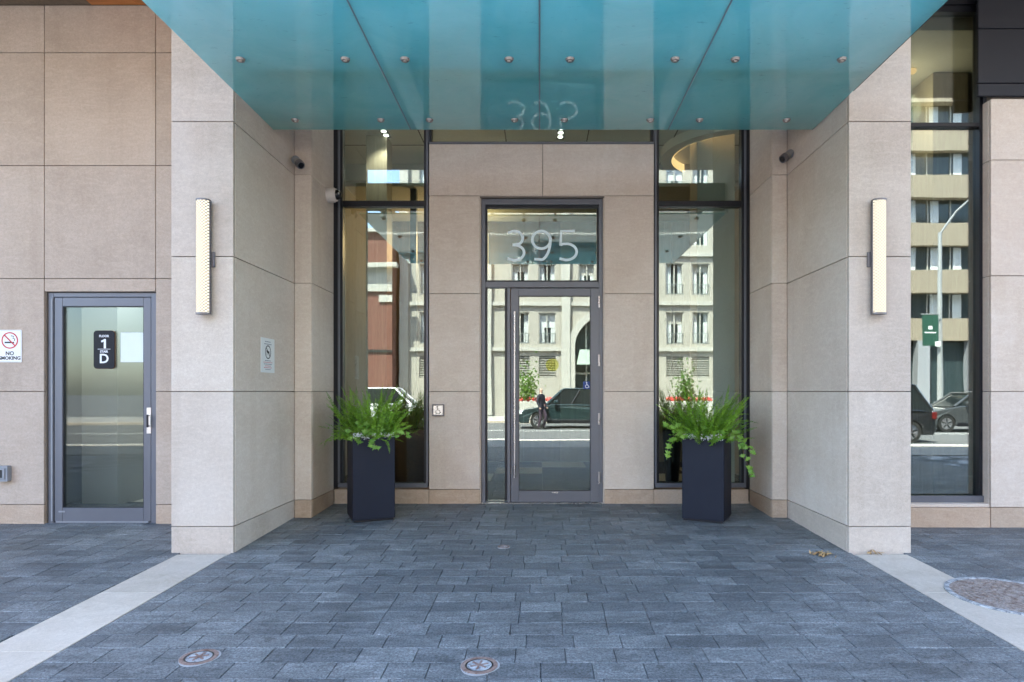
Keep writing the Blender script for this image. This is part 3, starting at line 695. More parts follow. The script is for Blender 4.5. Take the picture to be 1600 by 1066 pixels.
def sconce(x0, x1, sd, lab):
    sL = 196.; X0, X1 = px(x0, sL), px(x1, sL); z0, z1 = pz(490, sL), pz(308, sL); wd = X1-X0; xc = (X0+X1)/2
    t = thing('wall_lamp', (xc, YP, z0), 0, lab, 'wall lamp', 'lit wall lamps on the piers'); H = z1-z0; d0 = -.055
    def half(r, n=14): return [(r*math.cos(math.pi*(1+i/n)), .72*r*math.sin(math.pi*(1+i/n))+d0) for i in range(n+1)]
    bm = bmesh.new(); a_ = half(wd/2); lo_ = [bm.verts.new((x, y, .014)) for x, y in a_]; hi_ = [bm.verts.new((x, y, H-.014)) for x, y in a_]
    for i in range(len(a_)-1): bm.faces.new((lo_[i], lo_[i+1], hi_[i+1], hi_[i]))
    bm.faces.new((lo_[0], lo_[-1], hi_[-1], hi_[0])); bm_obj('diffuser', bm, M['lampface'], t)
    for za, zb_ in ((0, .0138), (H-.0138, H)):
        bm = bmesh.new(); a2 = half(wd/2+.004); L0 = [bm.verts.new((x, y, za)) for x, y in a2]; L1 = [bm.verts.new((x, y, zb_)) for x, y in a2]
        n = len(a2); bm.faces.new(L0); bm.faces.new(L1)
        for i in range(n): bm.faces.new((L0[i], L0[(i+1) % n], L1[(i+1) % n], L1[i]))
        bm_obj('end_cap', bm, M['lampmetal'], t)
    obox('back_housing', M['lampmetal'], t, -wd/2-.003, wd/2+.003, d0+.001, -.022, 0, H, .002)
    obox('mount', M['lampmetal'], t, -.035 if sd > 0 else -.075, .075 if sd > 0 else .035, -.0215, -.001, H*.42, H*.55, .002)
sconce(301, 321, 1, 'lit perforated wall lamp on the left pier'); sconce(1370, 1390, -1, 'lit perforated wall lamp on the right pier')

# ------------------------------------------------------------------ signs and small fittings
def sign_plate(name, w_, h_, loc, rz, lab, r=.012, m='white', d=.004):
    t = thing(name, loc, rz, lab, 'sign'); poly_prism('plate', rrect(w_, h_, r), d, M[m], t); return t
ns = sign_plate('no_smoking_sign', .232, .315, (px(16, s2), YL-.0055, pz(541, s2)), 0, 'white no smoking sign on the warm stone wall by stair door')
def prohibition(t, cxx, cz, r, m, y=-.001):
    bm = bmesh.new(); stroke(bm, [(cxx+x, cz+z) for x, z in ring_pts(r, 36)]+[(cxx+r, cz)], r*.16); stroke(bm, [(cxx-r*.7, cz+r*.7), (cxx+r*.7, cz-r*.7)], r*.16, -.0004); solidify_bm(bm, .0006); return bm_obj('prohibition_ring', bm, m, t, (0, y-.0006, 0))
prohibition(ns, 0, .055, .075, M['red'])
bm = bmesh.new(); stroke(bm, [(-.05, .035), (.02, .035)], .014); stroke(bm, [(.026, .035), (.042, .035)], .014)
stroke(bm, [(.045, .05), (.05, .07), (.03, .075), (.038, .095), (.01, .10)], .008); solidify_bm(bm, .0005); bm_obj('cigarette', bm, M['ink'], ns, (0, -.0008, 0))
text_obj('lettering', 'NO', .052, M['ink'], ns, (0, -.001, -.072), bold=.0012); text_obj('lettering', 'SMOKING', .047, M['ink'], ns, (0, -.001, -.118), bold=.0012)
bm = bmesh.new()
stroke(bm, [(x, z) for x, z in rrect(.218, .301, .01)]+[rrect(.218, .301, .01)[0]], .0022); solidify_bm(bm, .0004); bm_obj('border', bm, M['grey'], ns, (0, -.0006, 0))

nd = sign_plate('notice_sign', .29, .315, (-2.492+.0055, 5.86, pz(555.5, 171)), R(90), 'white notice with prohibition circle on side of left pier', .006)
prohibition(nd, 0, .03, .058, M['ink'])
bm = bmesh.new(); stroke(bm, [(-.03, .045), (.0, .03), (.028, .028)], .02); stroke(bm, [(-.02, .03), (-.024, .0)], .008); stroke(bm, [(.024, .025), (.03, .0)], .008); solidify_bm(bm, .0005); bm_obj('dog_mark', bm, M['ink'], nd, (0, -.0008, 0))
M['fadeink'] = plain('faded_ink', (.25, .26, .30), .7); M['pink'] = plain('faded_red', (.60, .28, .28), .7)
for k, (z, wd, mm) in enumerate(((.125, .12, 'fadeink'), (.103, .16, 'fadeink'), (-.048, .12, 'fadeink'), (-.064, .19, 'pink'), (-.080, .17, 'fadeink'), (-.096, .12, 'pink'), (-.112, .17, 'pink'), (-.128, .11, 'fadeink'))):
    bm = bmesh.new(); x = -wd/2
    rr_ = random.Random(k)
    while x < wd/2:
        L = rr_.uniform(.012, .03); stroke(bm, [(x, z), (min(x+L, wd/2), z)], .0075); x += L+.006
    solidify_bm(bm, .0004); bm_obj('small_print', bm, M[mm], nd, (0, -.0006, 0))

ss = thing('stair_sign', (px(157.5, s2), YG2-.001, pz(546, s2)), 0, 'black rounded sign reading floor 1 stair D on stair door glass', 'sign')
poly_prism('edge', rrect(.207, .377, .032), .008, M['copper'], ss, (0, -.012, 0)); poly_prism('back', rrect(.20, .37, .03), .004, M['signblack'], ss, (0, -.0039, 0)); poly_prism('face', rrect(.205, .375, .032), .006, M['signblack'], ss, (0, -.0182, 0))
yt = -.0188
text_obj('lettering', 'FLOOR', .030, M['letter'], ss, (0, yt, .132), bold=.0009); bm = bmesh.new(); stroke(bm, [(.008, .012), (.008, .104)], .021); stroke(bm, [(.012, .098), (-.026, .078)], .018, -.0003); solidify_bm(bm, .0006); bm_obj('lettering', bm, M['letter'], ss, (0, yt, 0))
text_obj('lettering', 'STAIR', .030, M['letter'], ss, (0, yt, -.020), bold=.0009); text_obj('lettering', 'D', .128, M['letter'], ss, (0, yt, -.092), bold=.0025)
obox('rule', M['letter'], ss, -.062, .062, yt-.0006, yt+.0004, .003, .007)
pp = obox('paper_sheet', M['paper'], None, px(182, s2), px(218, s2), YG2-.0022, YG2-.0006, pz(565.5, s2), pz(519, s2)); tag(pp, 'blank white paper sheet taped on the stair door glass', 'paper')
ob_ = thing('outlet_box', (px(9, s2), YL-.001, pz(739.5, s2)), 0, 'grey covered outlet box low on the warm stone wall', 'outlet box')
poly_prism('cover', rrect(.115, .15, .012), .05, M['grey'], ob_, (0, -.05, 0)); obox('lid', M['grey'], ob_, -.036, .036, -.060, -.0505, -.052, .052, .004); obox('slot', M['ink'], ob_, -.014, .014, -.0615, -.0602, -.038, .038, .0)
pb = thing('push_button', (px(685, s), YB-.001, pz(641, s)), 0, 'square steel accessible door push button beside the left window', 'push button')
poly_prism('frame', rrect(.135, .135, .008), .022, M['lampmetal'], pb, (0, -.022, 0)); obox('plate', M['steel'], pb, -.055, .055, -.030, -.0222, -.055, .055, .004)
def wheelchair(parent, sc, m, y):
    bm = bmesh.new(); h = [(-.1, .42), ]
    bmesh.ops.create_circle(bm, cap_ends=True, radius=.09*sc, segments=14, matrix=Matrix.Translation((-.06*sc, 0, .38*sc)) @ Matrix.Rotation(R(90), 4, 'X'))
    stroke(bm, [(x*sc, z*sc) for x, z in ((-.06, .28), (-.05, .0), (.17, -.02), (.27, -.30), (.36, -.27))], .075*sc); stroke(bm, [(x*sc, z*sc) for x, z in ((-.05, .14), (.14, .13))], .06*sc)
    stroke(bm, [(x*sc, z*sc) for x, z in arc(0, -.16, .25, .25, 130, 345, 18)], .065*sc); solidify_bm(bm, .0005); return bm_obj('wheelchair_symbol', bm, m, parent, (0, y, 0))
wheelchair(pb, .10, M['ink'], -.0308)
ak = thing('access_sticker', (px(918, s), yd+.0165, pz(602, s)), 0, 'blue wheelchair sticker on the entrance door glass', 'sticker'); poly_prism('film', rrect(.085, .085, .004), .0008, M['blue'], ak); wheelchair(ak, .075, M['letter'], -.0008)
ys_ = poly_prism('round_sticker', ring_pts(.075, 30), .0007, M['yellow'], None, (px(863, s), yd+.0165, pz(570, s))); tag(ys_, 'faint yellow round sticker on the entrance door glass', 'sticker')
# 395
hn = thing('house_number', (0, yd+.0485, 0), 0, 'frosted number 395 on the glass above the entrance door', 'house number')
def P395(xa, xb, ya=355.5, yb_=406): return px(xa, s), px(xb, s), pz(yb_, s), pz(ya, s)
wdt = .030
def digit(fn, xa, xb):
    x0, x1, z0, z1 = P395(xa, xb); bm = bmesh.new(); k = 0
    for pts in fn(): stroke(bm, [(x0+wdt/2+u*(x1-x0-wdt), z0+wdt/2+v*(z1-z0-wdt)) for u, v in pts], wdt, -k*.0003); k += 1
    solidify_bm(bm, .0006); bm_obj('digit', bm, M['frost'], hn)
digit(lambda: [[(.02, .93)]+arc(.42, .755, .50, .245, 105, -52, 18)+[(.30, .53)], [(.30, .53)]+arc(.42, .26, .58, .26, 82, -100, 20)+[(.0, .06)]], 790.5, 820.5)
digit(lambda: [arc(.48, .70, .48, .30, 0, 360, 34), arc(.38, .70, .58, .70, 5, -75, 16)+[(.10, .04)]], 829.5, 863.5)
digit(lambda: [[(.88, 1), (.10, 1), (.06, .50)], [(.06, .52), (.2, .56)]+arc(.38, .29, .60, .28, 80, -95, 22)+[(.0, .06)]], 872.5, 904.5)
# cameras
def bullet(loc, d, lab, base):
    t = thing('bullet_camera', loc, 0, lab, 'security camera', 'cameras on the recess walls'); d = Vector(d).normalized()
    bm = bmesh.new(); cyl(bm, -d*.05, d*.045, .036, .038, 18); bm_obj('body', bm, M['alu'], t)
    for k in (-.038, -.018, .002): bm_obj('band', (lambda b: (cyl(b, d*(k-.004), d*(k+.004), .0405, n=18), b)[1])(bmesh.new()), M['grey'], t)
    bm = bmesh.new(); cyl(bm, d*.0455, d*.092, .044, .040, 18); bm_obj('lens_hood', bm, M['lampmetal'], t)
    bm = bmesh.new(); cyl(bm, d*.0925, d*.094, .03, n=16); bm_obj('lens', bm, M['lens'], t)
    bm = bmesh.new(); cyl(bm, -d*.03, Vector(base), .014, .022, 10); bm_obj('bracket', bm, M['alu'], t)
bullet((px(467, 156), 6.36, pz(255, 156)), (.45, -.35, -.45), 'small bullet camera on the left recess corner', (-.03, .13, .03))
bullet((px(1231, 157), 6.36, pz(243, 157)), (-.75, -.30, -.55), 'small bullet camera on the right recess corner', (.04, .10, .03))
dc = thing('dome_camera', (-2.311, 6.98, pz(305, 143.3)), 0, 'white dome camera on the return wall left of the window', 'security camera')
for nm, a0, a1, r0, r1, mm in (('base', 0, .035, .078, .080, 'camwhite'), ('drum', .0355, .075, .080, .078, 'camwhite'), ('collar', .0755, .10, .074, .066, 'camwhite')):
    bm = bmesh.new(); cyl(bm, (a0, 0, 0), (a1, 0, 0), r0, r1, 26); bm_obj(nm, bm, M[mm], dc, smooth=False)
bm = bmesh.new(); bmesh.ops.create_uvsphere(bm, u_segments=20, v_segments=12, radius=.054); bmesh.ops.translate(bm, vec=(.10, -.012, 0), verts=bm.verts); bm_obj('dome', bm, M['lens'], dc, smooth=True)
bm = bmesh.new(); bmesh.ops.create_uvsphere(bm, u_segments=12, v_segments=8, radius=.012); bmesh.ops.translate(bm, vec=(.135, -.05, .004), verts=bm.verts); bm_obj('lens', bm, M['steel'], dc, smooth=True)

# ------------------------------------------------------------------ planters, ferns, ivy
def frond_mesh(k):
    rnd = random.Random(k); bm = bmesh.new(); n = 30; L = 1.0; bend = rnd.uniform(.15, .8)*(1.0 if k % 3 else 2.2); pts = []; tw = rnd.uniform(-.5, .5)
    p = Vector((0, 0, 0))
    for i in range(n+1):
        t = i/n; pts.append(p.copy()); a = bend*t**1.8; p = p+Vector((math.sin(a), tw*t*.4, math.cos(a)))*(L/n)
    for i in range(n):
        a, b = pts[i], pts[i+1]; wv = Vector((0, .0045*(1-i/n)+.001, 0)); bm.faces.new([bm.verts.new(q) for q in (a-wv, a+wv, b+wv*.9, b-wv*.9)])
    for i in range(4, n):
        t = i/n; le = .072*math.sin(math.pi*min(1, t*.9+.12))**.5*(1.1-t*.45); d = (pts[i+1]-pts[i]).normalized(); nrm = Vector((d.z, 0, -d.x))
        for sd in (-1, 1):
            base = pts[i]+d*(L/n)*(.5 if sd > 0 else 0); l2 = le*rnd.uniform(.8, 1.12); dirv = (Vector((0, sd, 0))+d*rnd.uniform(.15, .55)+nrm*rnd.uniform(-.5, .45)).normalized(); tip = base+dirv*l2-nrm*.004
            wv = (d*.8+nrm*rnd.uniform(-.6, .6)).normalized()*(L/n)*.46; mid = base+dirv*l2*.5+nrm*.006
            v = [bm.verts.new(q) for q in (base, mid-wv, tip, mid+wv)]; bm.faces.new((v[0], v[1], v[2])); bm.faces.new((v[0], v[2], v[3]))
    me = bpy.data.meshes.new('frond'); bm.to_mesh(me); bm.free(); me.materials.append(M['fern']); return me
fronds = [frond_mesh(k) for k in range(12)]
def ivy_mesh(k):
    rnd = random.Random(90+k); bm = bmesh.new(); pr = [(0, -.02), (.30, -.32), (.42, -.02), (.95, .05), (.52, .38), (.42, .62), (.16, .60), (0, 1.15)]
    R_ = [bm.verts.new((x, z, -.28*x*x+.05*rnd.random())) for x, z in pr]; c = bm.verts.new((0, .28, .06))
    Lf = [R_[0]]+[bm.verts.new((-x*rnd.uniform(.9, 1.1), z, -.28*x*x)) for x, z in pr[1:-1]]+[R_[-1]]
    for A in (R_, Lf):
        for i in range(len(A)-1): bm.faces.new((c, A[i], A[i+1]))
    me = bpy.data.meshes.new('leaf'); bm.to_mesh(me); bm.free(); me.materials.append(M['ivy']); return me
ivym = [ivy_mesh(k) for k in range(4)]
def planter(loc, rz, H, seed, side, trails):
    rnd = random.Random(seed); x, y = loc; z0 = gz(y)
    t = thing('planter', (x, y, z0), R(rz), 'tall square charcoal planter before the %s window' % side, 'planter', 'tall planters flanking the door'); hw = .205
    bm = bmesh.new(); box(bm, -hw+.012, hw-.012, -hw+.012, hw-.012, .002, .02); bm_obj('foot', bm, M['black'], t)
    bm = bmesh.new(); vs = box(bm, -hw, hw, -hw, hw, .02, H, bev=.006)
    top = max((f for f in bm.faces), key=lambda f: f.calc_center_median().z); bmesh.ops.inset_region(bm, faces=[top], thickness=.018); bmesh.ops.translate(bm, vec=(0, 0, -.06), verts=top.verts[:]); bm_obj('pot', bm, M['planter'], t)
    obox('soil', M['soil'], t, -hw+.03, hw-.03, -hw+.03, hw-.03, H-.10, H-.03)
    fp = thing('fern_plant', (x, y, z0+H-.04), 0, 'bushy upright green fern in the %s planter' % side, 'fern', 'ferns in the planters')
    for i in range(165):
        o = mesh_obj('frond', rnd.choice(fronds), None, fp); az = rnd.uniform(0, 2*math.pi); r_ = .17*math.sqrt(rnd.random())
        tilt = rnd.uniform(-.12, .34)+r_*2.3+(.7 if i % 6 == 0 else 0); sc = rnd.uniform(.28, .64)*(.8 if tilt > .8 else 1)
        o.location = (r_*math.cos(az), r_*math.sin(az), -.02); o.rotation_euler = Euler((0, tilt, az+rnd.uniform(-.4, .4)), 'XYZ')
        o.rotation_euler = (Matrix.Rotation(az+rnd.uniform(-.4, .4), 3, 'Z') @ Matrix.Rotation(tilt, 3, 'Y') @ Matrix.Rotation(rnd.uniform(-1.2, 1.2), 3, 'Z')).to_euler(); o.scale = (.5, .5*rnd.uniform(.85, 1.15), sc)
    iv = thing('ivy_plant', (x, y, z0+H-.03), 0, 'light green ivy trailing over the rim of the %s planter' % side, 'ivy', 'ivy in the planters')
    base = Vector((x, y, z0+H-.03))
    for pts in trails:
        W_ = [Vector(p)-base for p in pts]; bm = bmesh.new()
        for a, b in zip(W_[:-1], W_[1:]):
            if (b-a).length > 1e-4: cyl(bm, a, b, .0022, n=5)
        bm_obj('stem', bm, M['stem'], iv)
        for a, b in zip(W_[:-1], W_[1:]):
            L = (b-a).length; n = max(1, int(L/.035))
            for k in range(n):
                q = a.lerp(b, (k+.5)/n)+Vector((rnd.gauss(0, .014), -.022+rnd.gauss(0, .008), rnd.gauss(0, .012)))
                o = mesh_obj('leaf', rnd.choice(ivym), None, iv, q); sc = rnd.uniform(.028, .050); o.scale = (sc, sc, sc)
                o.rotation_euler = (R(rnd.uniform(50, 115)), R(rnd.uniform(-35, 35)), R(rnd.uniform(-50, 50)+(180 if rnd.random() < .0 else 0)))
                if rnd.random() < .7: o.rotation_euler = (R(rnd.uniform(-110, -50)), R(rnd.uniform(-35, 35)), R(rnd.uniform(150, 210)))
    for i in range(58):
        az = rnd.uniform(0, 6.28); q = Vector((math.cos(az)*rnd.uniform(.15, .30), math.sin(az)*rnd.uniform(.15, .24), rnd.uniform(.0, .17)))
        o = mesh_obj('leaf', rnd.choice(ivym), None, iv, q); sc = rnd.uniform(.028, .048); o.scale = (sc, sc, sc); o.rotation_euler = (R(rnd.uniform(20, 110)), R(rnd.uniform(-40, 40)), R(rnd.uniform(0, 360)))
    al_ = bmesh.new()
    for i in range(90):
        a = rnd.uniform(-.19, .19); q = Vector((a, -hw+rnd.uniform(-.02, .05), rnd.uniform(.0, .055)))
        for k in range(3):
            p = q+Vector((rnd.gauss(0, .006), rnd.gauss(0, .006), rnd.gauss(0, .005))); bmesh.ops.create_icosphere(al_, subdivisions=1, radius=.0042, matrix=Matrix.Translation(p))
    a_ = bm_obj('alyssum_flowers', al_, M['petal'], None, (x, y, z0+H-.01), (0, 0, R(rz))); tag(a_, 'tiny white flowers along the front rim of the %s planter' % side, 'flowers', kind='stuff')
def w3(x, y, Y): s_ = F/Y; return (px(x, s_), Y, pz(y, s_))
planter((-1.714, 6.498), 24, .825, 5, 'left', [
    [w3(562, 678, 6.30), w3(575, 672, 6.24), w3(583, 688, 6.225), w3(586, 703, 6.22)], [w3(545, 668, 6.28), w3(552, 684, 6.26), w3(562, 690, 6.24)], [w3(556, 655, 6.26), w3(566, 668, 6.25)],
    [w3(618, 680, 6.3), w3(632, 676, 6.3), w3(640, 686, 6.3)], [w3(575, 688, 6.23), w3(594, 700, 6.21)]])
planter((1.692, 6.466), -26, .815, 9, 'right', [
    [w3(1135, 682, 6.3), w3(1150, 672, 6.3), w3(1158, 684, 6.3), w3(1160, 700, 6.28), w3(1164, 716, 6.27), w3(1172, 735, 6.25), w3(1180, 746, 6.25)],
    [w3(1150, 684, 6.3), w3(1168, 696, 6.28), w3(1180, 708, 6.27)], [w3(1075, 680, 6.25), w3(1058, 676, 6.26), w3(1046, 690, 6.26), w3(1040, 712, 6.26)], [w3(1060, 668, 6.28), w3(1042, 662, 6.3)], [w3(1126, 680, 6.22), w3(1146, 664, 6.28)]])

# ------------------------------------------------------------------ lobby things
M['terracotta'] = plain('brown_basket', (.16, .07, .035), .7, 0, .3, 30, .3)
M['twig'] = plain('dry_twig', (.22, .14, .08), .8)
def lathe(name, prof, m, parent, n=24, smooth=True):
    bm = bmesh.new(); Rg = [[bm.verts.new((r*math.cos(2*math.pi*i/n), r*math.sin(2*math.pi*i/n), z)) for i in range(n)] for r, z in prof]
    for a, b in zip(Rg[:-1], Rg[1:]):
        for i in range(n): bm.faces.new((a[i], a[(i+1) % n], b[(i+1) % n], b[i]))
    bm.faces.new(Rg[0]); return bm_obj(name, bm, m, parent, smooth=smooth)
def twig_pot(x, y, H, r, m, lab, seed, th_=.55, n=46):
    rnd = random.Random(seed); t = thing('twig_vase', (x, y, gd+.015), 0, lab, 'vase'); lathe('vase', [(r*.6, 0), (r*.75, H*.3), (r, H*.85), (r*.95, H), (r*.85, H), (r*.8, H*.8)], m, t)
    for i in range(n):
        a = rnd.uniform(0, 6.28); q = rnd.uniform(.05, .35); bm = bmesh.new(); p0 = Vector((0, 0, H*.8)); p1 = p0+Vector((q*.5*math.cos(a), q*.5*math.sin(a), th_*.55)); p2 = p0+Vector((q*math.cos(a+.3), q*math.sin(a+.3), th_*rnd.uniform(.8, 1.1)))
        cyl(bm, p0, p1, .004, .003, 5); cyl(bm, p1, p2, .004, .0015, 5); bm_obj('twig', bm, M['twig'], t)
twig_pot(-1.62, 8.0, .75, .26, M['terracotta'], 'brown vase of dry twigs inside the left window', 4)
twig_pot(1.72, 8.3, .95, .13, M['black'], 'tall black vase of dry stems inside the right window', 7, .4, 30)

# ------------------------------------------------------------------ opposite side of the street
M['cream'] = plain('cream_stone', (.35, .33, .285), .85, 0, .08, 1.5, .1); M['cream2'] = plain('pale_stone_trim', (.41, .40, .36), .85, 0, .10, 2)
M['curtain'] = plain('curtain', (.55, .58, .58), .8, 0, .25, 14); M['wglass'] = plain('far_window_glass', (.03, .045, .05), .08, 0); M['rail'] = plain('balcony_rail', (.25, .27, .27), .5, .5)
def brickmat():
    a = N('red_brick'); tc = a.n('NewGeometry').outputs['Position']; sp2 = a.n('SeparateXYZ'); a.l(tc, sp2.inputs[0]); cb = a.n('CombineXYZ'); a.l(a.fmath('ADD', sp2.outputs[0], sp2.outputs[1]), cb.inputs[0]); a.l(sp2.outputs[2], cb.inputs[1])
    b = a.n('TexBrick'); b.inputs['Scale'].default_value = 4.5; b.inputs['Color1'].default_value = (.12, .038, .027, 1); b.inputs['Color2'].default_value = (.165, .055, .038, 1); b.inputs['Mortar'].default_value = (.16, .12, .10, 1); b.inputs['Mortar Size'].default_value = .015; a.l(cb.outputs[0], b.inputs[0])
    return a.done(a.bsdf(b.outputs[0], .9))
M['brick'] = brickmat()
def far_window(par, x0, x1, z0, z1, y, rail=True, curtain=True):
    """facade faces +Y at y"""
    bm = frame_bm(x0, x1, y-.10, y+.03, z0, z1, .06, .06, .06, .06, 0); fr = bm_obj('window', bm, M['cream2'], par)
    xm_ = (x0+x1)/2; obox('mullion', M['cream2'], fr, xm_-.03, xm_+.03, y-.09, y+.0, z0+.06, z1-.06)
    obox('pane', M['wglass'], fr, x0+.05, x1-.05, y-.22, y-.20, z0+.05, z1-.05)
    h_ = (int(x0*37+z0*11) % 5)/5.
    if h_ > .3: obox('blind', M['cream2'] if h_ < .7 else M['curtain'], fr, x0+.06, x1-.06, y-.165, y-.15, z1-.06-(z1-z0)*.55*h_, z1-.06)
    if curtain:
        bm = bmesh.new(); 
        for a, b in ((x0+.06, x0+.06+(x1-x0)*.28), (x1-.06-(x1-x0)*.22, x1-.06)):
            n = 8
            for i in range(n): xa, xb = a+(b-a)*i/n, a+(b-a)*(i+1)/n; o_ = .015*(i % 2); box(bm, xa, xb, y-.19+o_, y-.17+o_, z0+.07, z1-.07)
        bm_obj('curtain', bm, M['curtain'], fr)
    if rail:
        bm = bmesh.new(); box(bm, x0, x1, y+.06, y+.09, z0+.62, z0+.66); box(bm, x0, x1, y+.06, y+.09, z0+.04, z0+.08)
        n = int((x1-x0)/.13)
        for i in range(n): xx = x0+(i+.5)*(x1-x0)/n; box(bm, xx-.012, xx+.012, y+.065, y+.085, z0+.08, z0+.62)
        bm_obj('railing', bm, M['rail'], fr)
def facade_bm(x0, x1, z0, z1, y, holes_, th_=.35):
    xs_ = sorted({x0, x1} | {h[0] for h in holes_} | {h[1] for h in holes_}); zs_ = sorted({z0, z1} | {h[2] for h in holes_} | {h[3] for h in holes_}); bm = bmesh.new()
    for a, b in zip(xs_[:-1], xs_[1:]):
        run = None
        for c, d in zip(zs_[:-1], zs_[1:]):
            mx_, mz_ = (a+b)/2, (c+d)/2; solid = not any(h[0] < mx_ < h[1] and h[2] < mz_ < h[3] for h in holes_)
            if solid: run = (run[0], d) if run else (c, d)
            if (not solid or d == zs_[-1]) and run: box(bm, a, b, y-th_, y, run[0], run[1]); run = None
    return bm
YC = -23.4
cb_ = thing('stone_building', (0, 0, 0), 0, 'cream stone residential building across the street, mirrored in the entrance glass', 'building')
hol = []
wx = [-6.6, -4.6, -1.15, .45, 8.0, 9.55, 12.0, 13.55, 16.0, 17.5]
lv = [(4.27, 6.17), (7.17, 9.06), (10.07, 11.97), (12.97, 14.9)]
for x in wx:
    for z0, z1 in lv: hol.append((x-.52, x+.52, z0, z1))
    hol.append((x-.52, x+.52, 2.3, 3.55))
for z0, z1 in lv[1:]: hol += [(2.3, 3.3, z0, z1), (4.3, 5.3, z0, z1)]
AX, AR, AZ = 3.9, 1.95, 4.1
hol.append((AX-AR, AX+AR, 0., AZ+AR))
bm_obj('wall', facade_bm(-8.2, 19, 0, 17, YC, hol), M['cream'], cb_)
obox('core', M['dark'], cb_, -8.2, 19, YC-12, YC-.6, 0, 17); obox('roof_slab', M['cream2'], cb_, -8.4, 19.2, YC-12, YC+.25, 17.001, 17.4)
for x0, x1, z0, z1 in hol:
    if z0 == 0: continue
    if abs(z0-2.3) < .01:
        lvr = obox('louvre', M['cream2'], cb_, x0, x1, YC-.3, YC-.25, z0, z1)
        for k in range(9): zz = z0+.02+k*(z1-z0)/9; obox('louvre_slat', M['cream2'], lvr, x0+.01, x1-.01, YC-.24, YC-.05, zz, zz+.05, rot=(0, 0, 0))
    else: far_window(cb_, x0, x1, z0, z1, YC-.08, rail=z0 < 8)
for z in (3.85, 6.55, 9.45, 12.4): obox('string_course', M['cream2'], cb_, -8.19, AX-AR-.45 if z < 6 else 19, YC+.001, YC+.14, z, z+.22)
obox('string_course', M['cream2'], cb_, AX+AR+.45, 19, YC+.001, YC+.14, 3.85, 4.07)
for x in (-8.0, -3.1, 1.55, 5.75+.75, 10.8, 14.8, 18.6): obox('pilaster', M['cream2'], cb_, x-.25, x+.25, YC+.15, YC+.24, 0.05, 16.9)
for k in range(9):
    for xx in (-7.2+k*0,): pass
# arch ring filling the corners of the opening
bm = bmesh.new(); n = 24
inn = [bm.verts.new((AX+AR*.92*math.cos(math.pi*i/n), YC+.06, AZ+AR*.92*math.sin(math.pi*i/n))) for i in range(n+1)]; outp = []
for i in range(n+1):
    a = math.pi*i/n; c_, s_ = math.cos(a), math.sin(a); k = 1/max(abs(c_), s_ if s_ > 1e-6 else 1e-6); outp.append(bm.verts.new((AX+AR*min(k, 1.5)*c_ if True else 0, YC+.06, AZ+AR*max(0, min(k*s_, 1)))))
for i in range(n): bm.faces.new((inn[i], inn[i+1], outp[i+1], outp[i]))
r = bmesh.ops.extrude_face_region(bm, geom=bm.faces[:]); bmesh.ops.translate(bm, vec=(0, -.4, 0), verts=[v for v in r['geom'] if isinstance(v, bmesh.types.BMVert)]); bm_obj('arch_spandrel', bm, M['cream'], cb_)
bm = bmesh.new(); stroke(bm, [(AX+AR*1.03, .1)]+[(AX+x, AZ+z) for x, z in arc(0, 0, AR*1.03, AR*1.03, 0, 180, 30)]+[(AX-AR*1.03, .1)], .42, YC+.07); solidify_bm(bm, .1); bm_obj('arch_moulding', bm, M['cream2'], cb_)
obox('arch_glazing', M['wglass'], cb_, AX-AR, AX+AR, YC-.5, YC-.45, 0.02, AZ+AR)
bm = bmesh.new()
for x in (-1.1, 0, 1.1): box(bm, AX+x-.05, AX+x+.05, YC-.44, YC-.38, 0.02, AZ+AR-.1)
box(bm, AX-AR, AX+AR, YC-.445, YC-.375, 2.5, 2.62); bm_obj('arch_mullion', bm, M['cream2'], cb_)
M['awning'] = plain('pale_green_awning', (.42, .52, .44), .8)
poly_prism('awning', [(-1.7, 0), (1.7, 0), (1.5, .85), (-1.5, .85)], .7, M['awning'], cb_, (AX, YC-.3, 3.05))
# brick building
bb = thing('brick_building', (-14, -20.5, 0), 0, 'red brick building with stone cornice across the street, mirrored in the left window', 'building'); bi = Matrix.Translation((14, 20.5, 0))
def bb_(o): o.matrix_parent_inverse = bi; return o
YK = -22.2
hb = [(x-.5, x+.5, z, z+1.7) for x in (-10.6, -13.2, -15.8, -18.4) for z in (1.2, 4.6)]
bb_(bm_obj('wall', facade_bm(-21, -8.45, 0, 10.6, YK, hb), M['brick'], bb)); bb_(obox('side_wall', M['brick'], bb, -8.8, -8.45, -34, YK-.351, 0, 10.6)); bb_(obox('core', M['dark'], bb, -21, -8.81, -34, YK-.7, 0, 10.2))
for h in hb: far_w = far_window(bb, *h, YK-.08, rail=False)
for o in bb.children:
    if o.name.startswith('window'): o.matrix_parent_inverse = bi
bb_(obox('cornice', M['cream2'], bb, -21.3, -8.1, YK+.001, YK+.5, 8.5, 8.75)); bb_(obox('frieze', M['cream2'], bb, -21, -8.44, YK+.001, YK+.12, 7.2, 8.499)); bb_(obox('coping', M['cream2'], bb, -21.2, -8.3, YK-.4, YK+.2, 10.601, 10.8)); bb_(obox('string_course', M['dark'], bb, -21, -8.44, YK+.001, YK+.06, 3.7, 3.85))
bb_(obox('quoin', M['cream2'], bb, -9.2, -8.43, YK+.001, YK+.08, 6.6, 7.0))
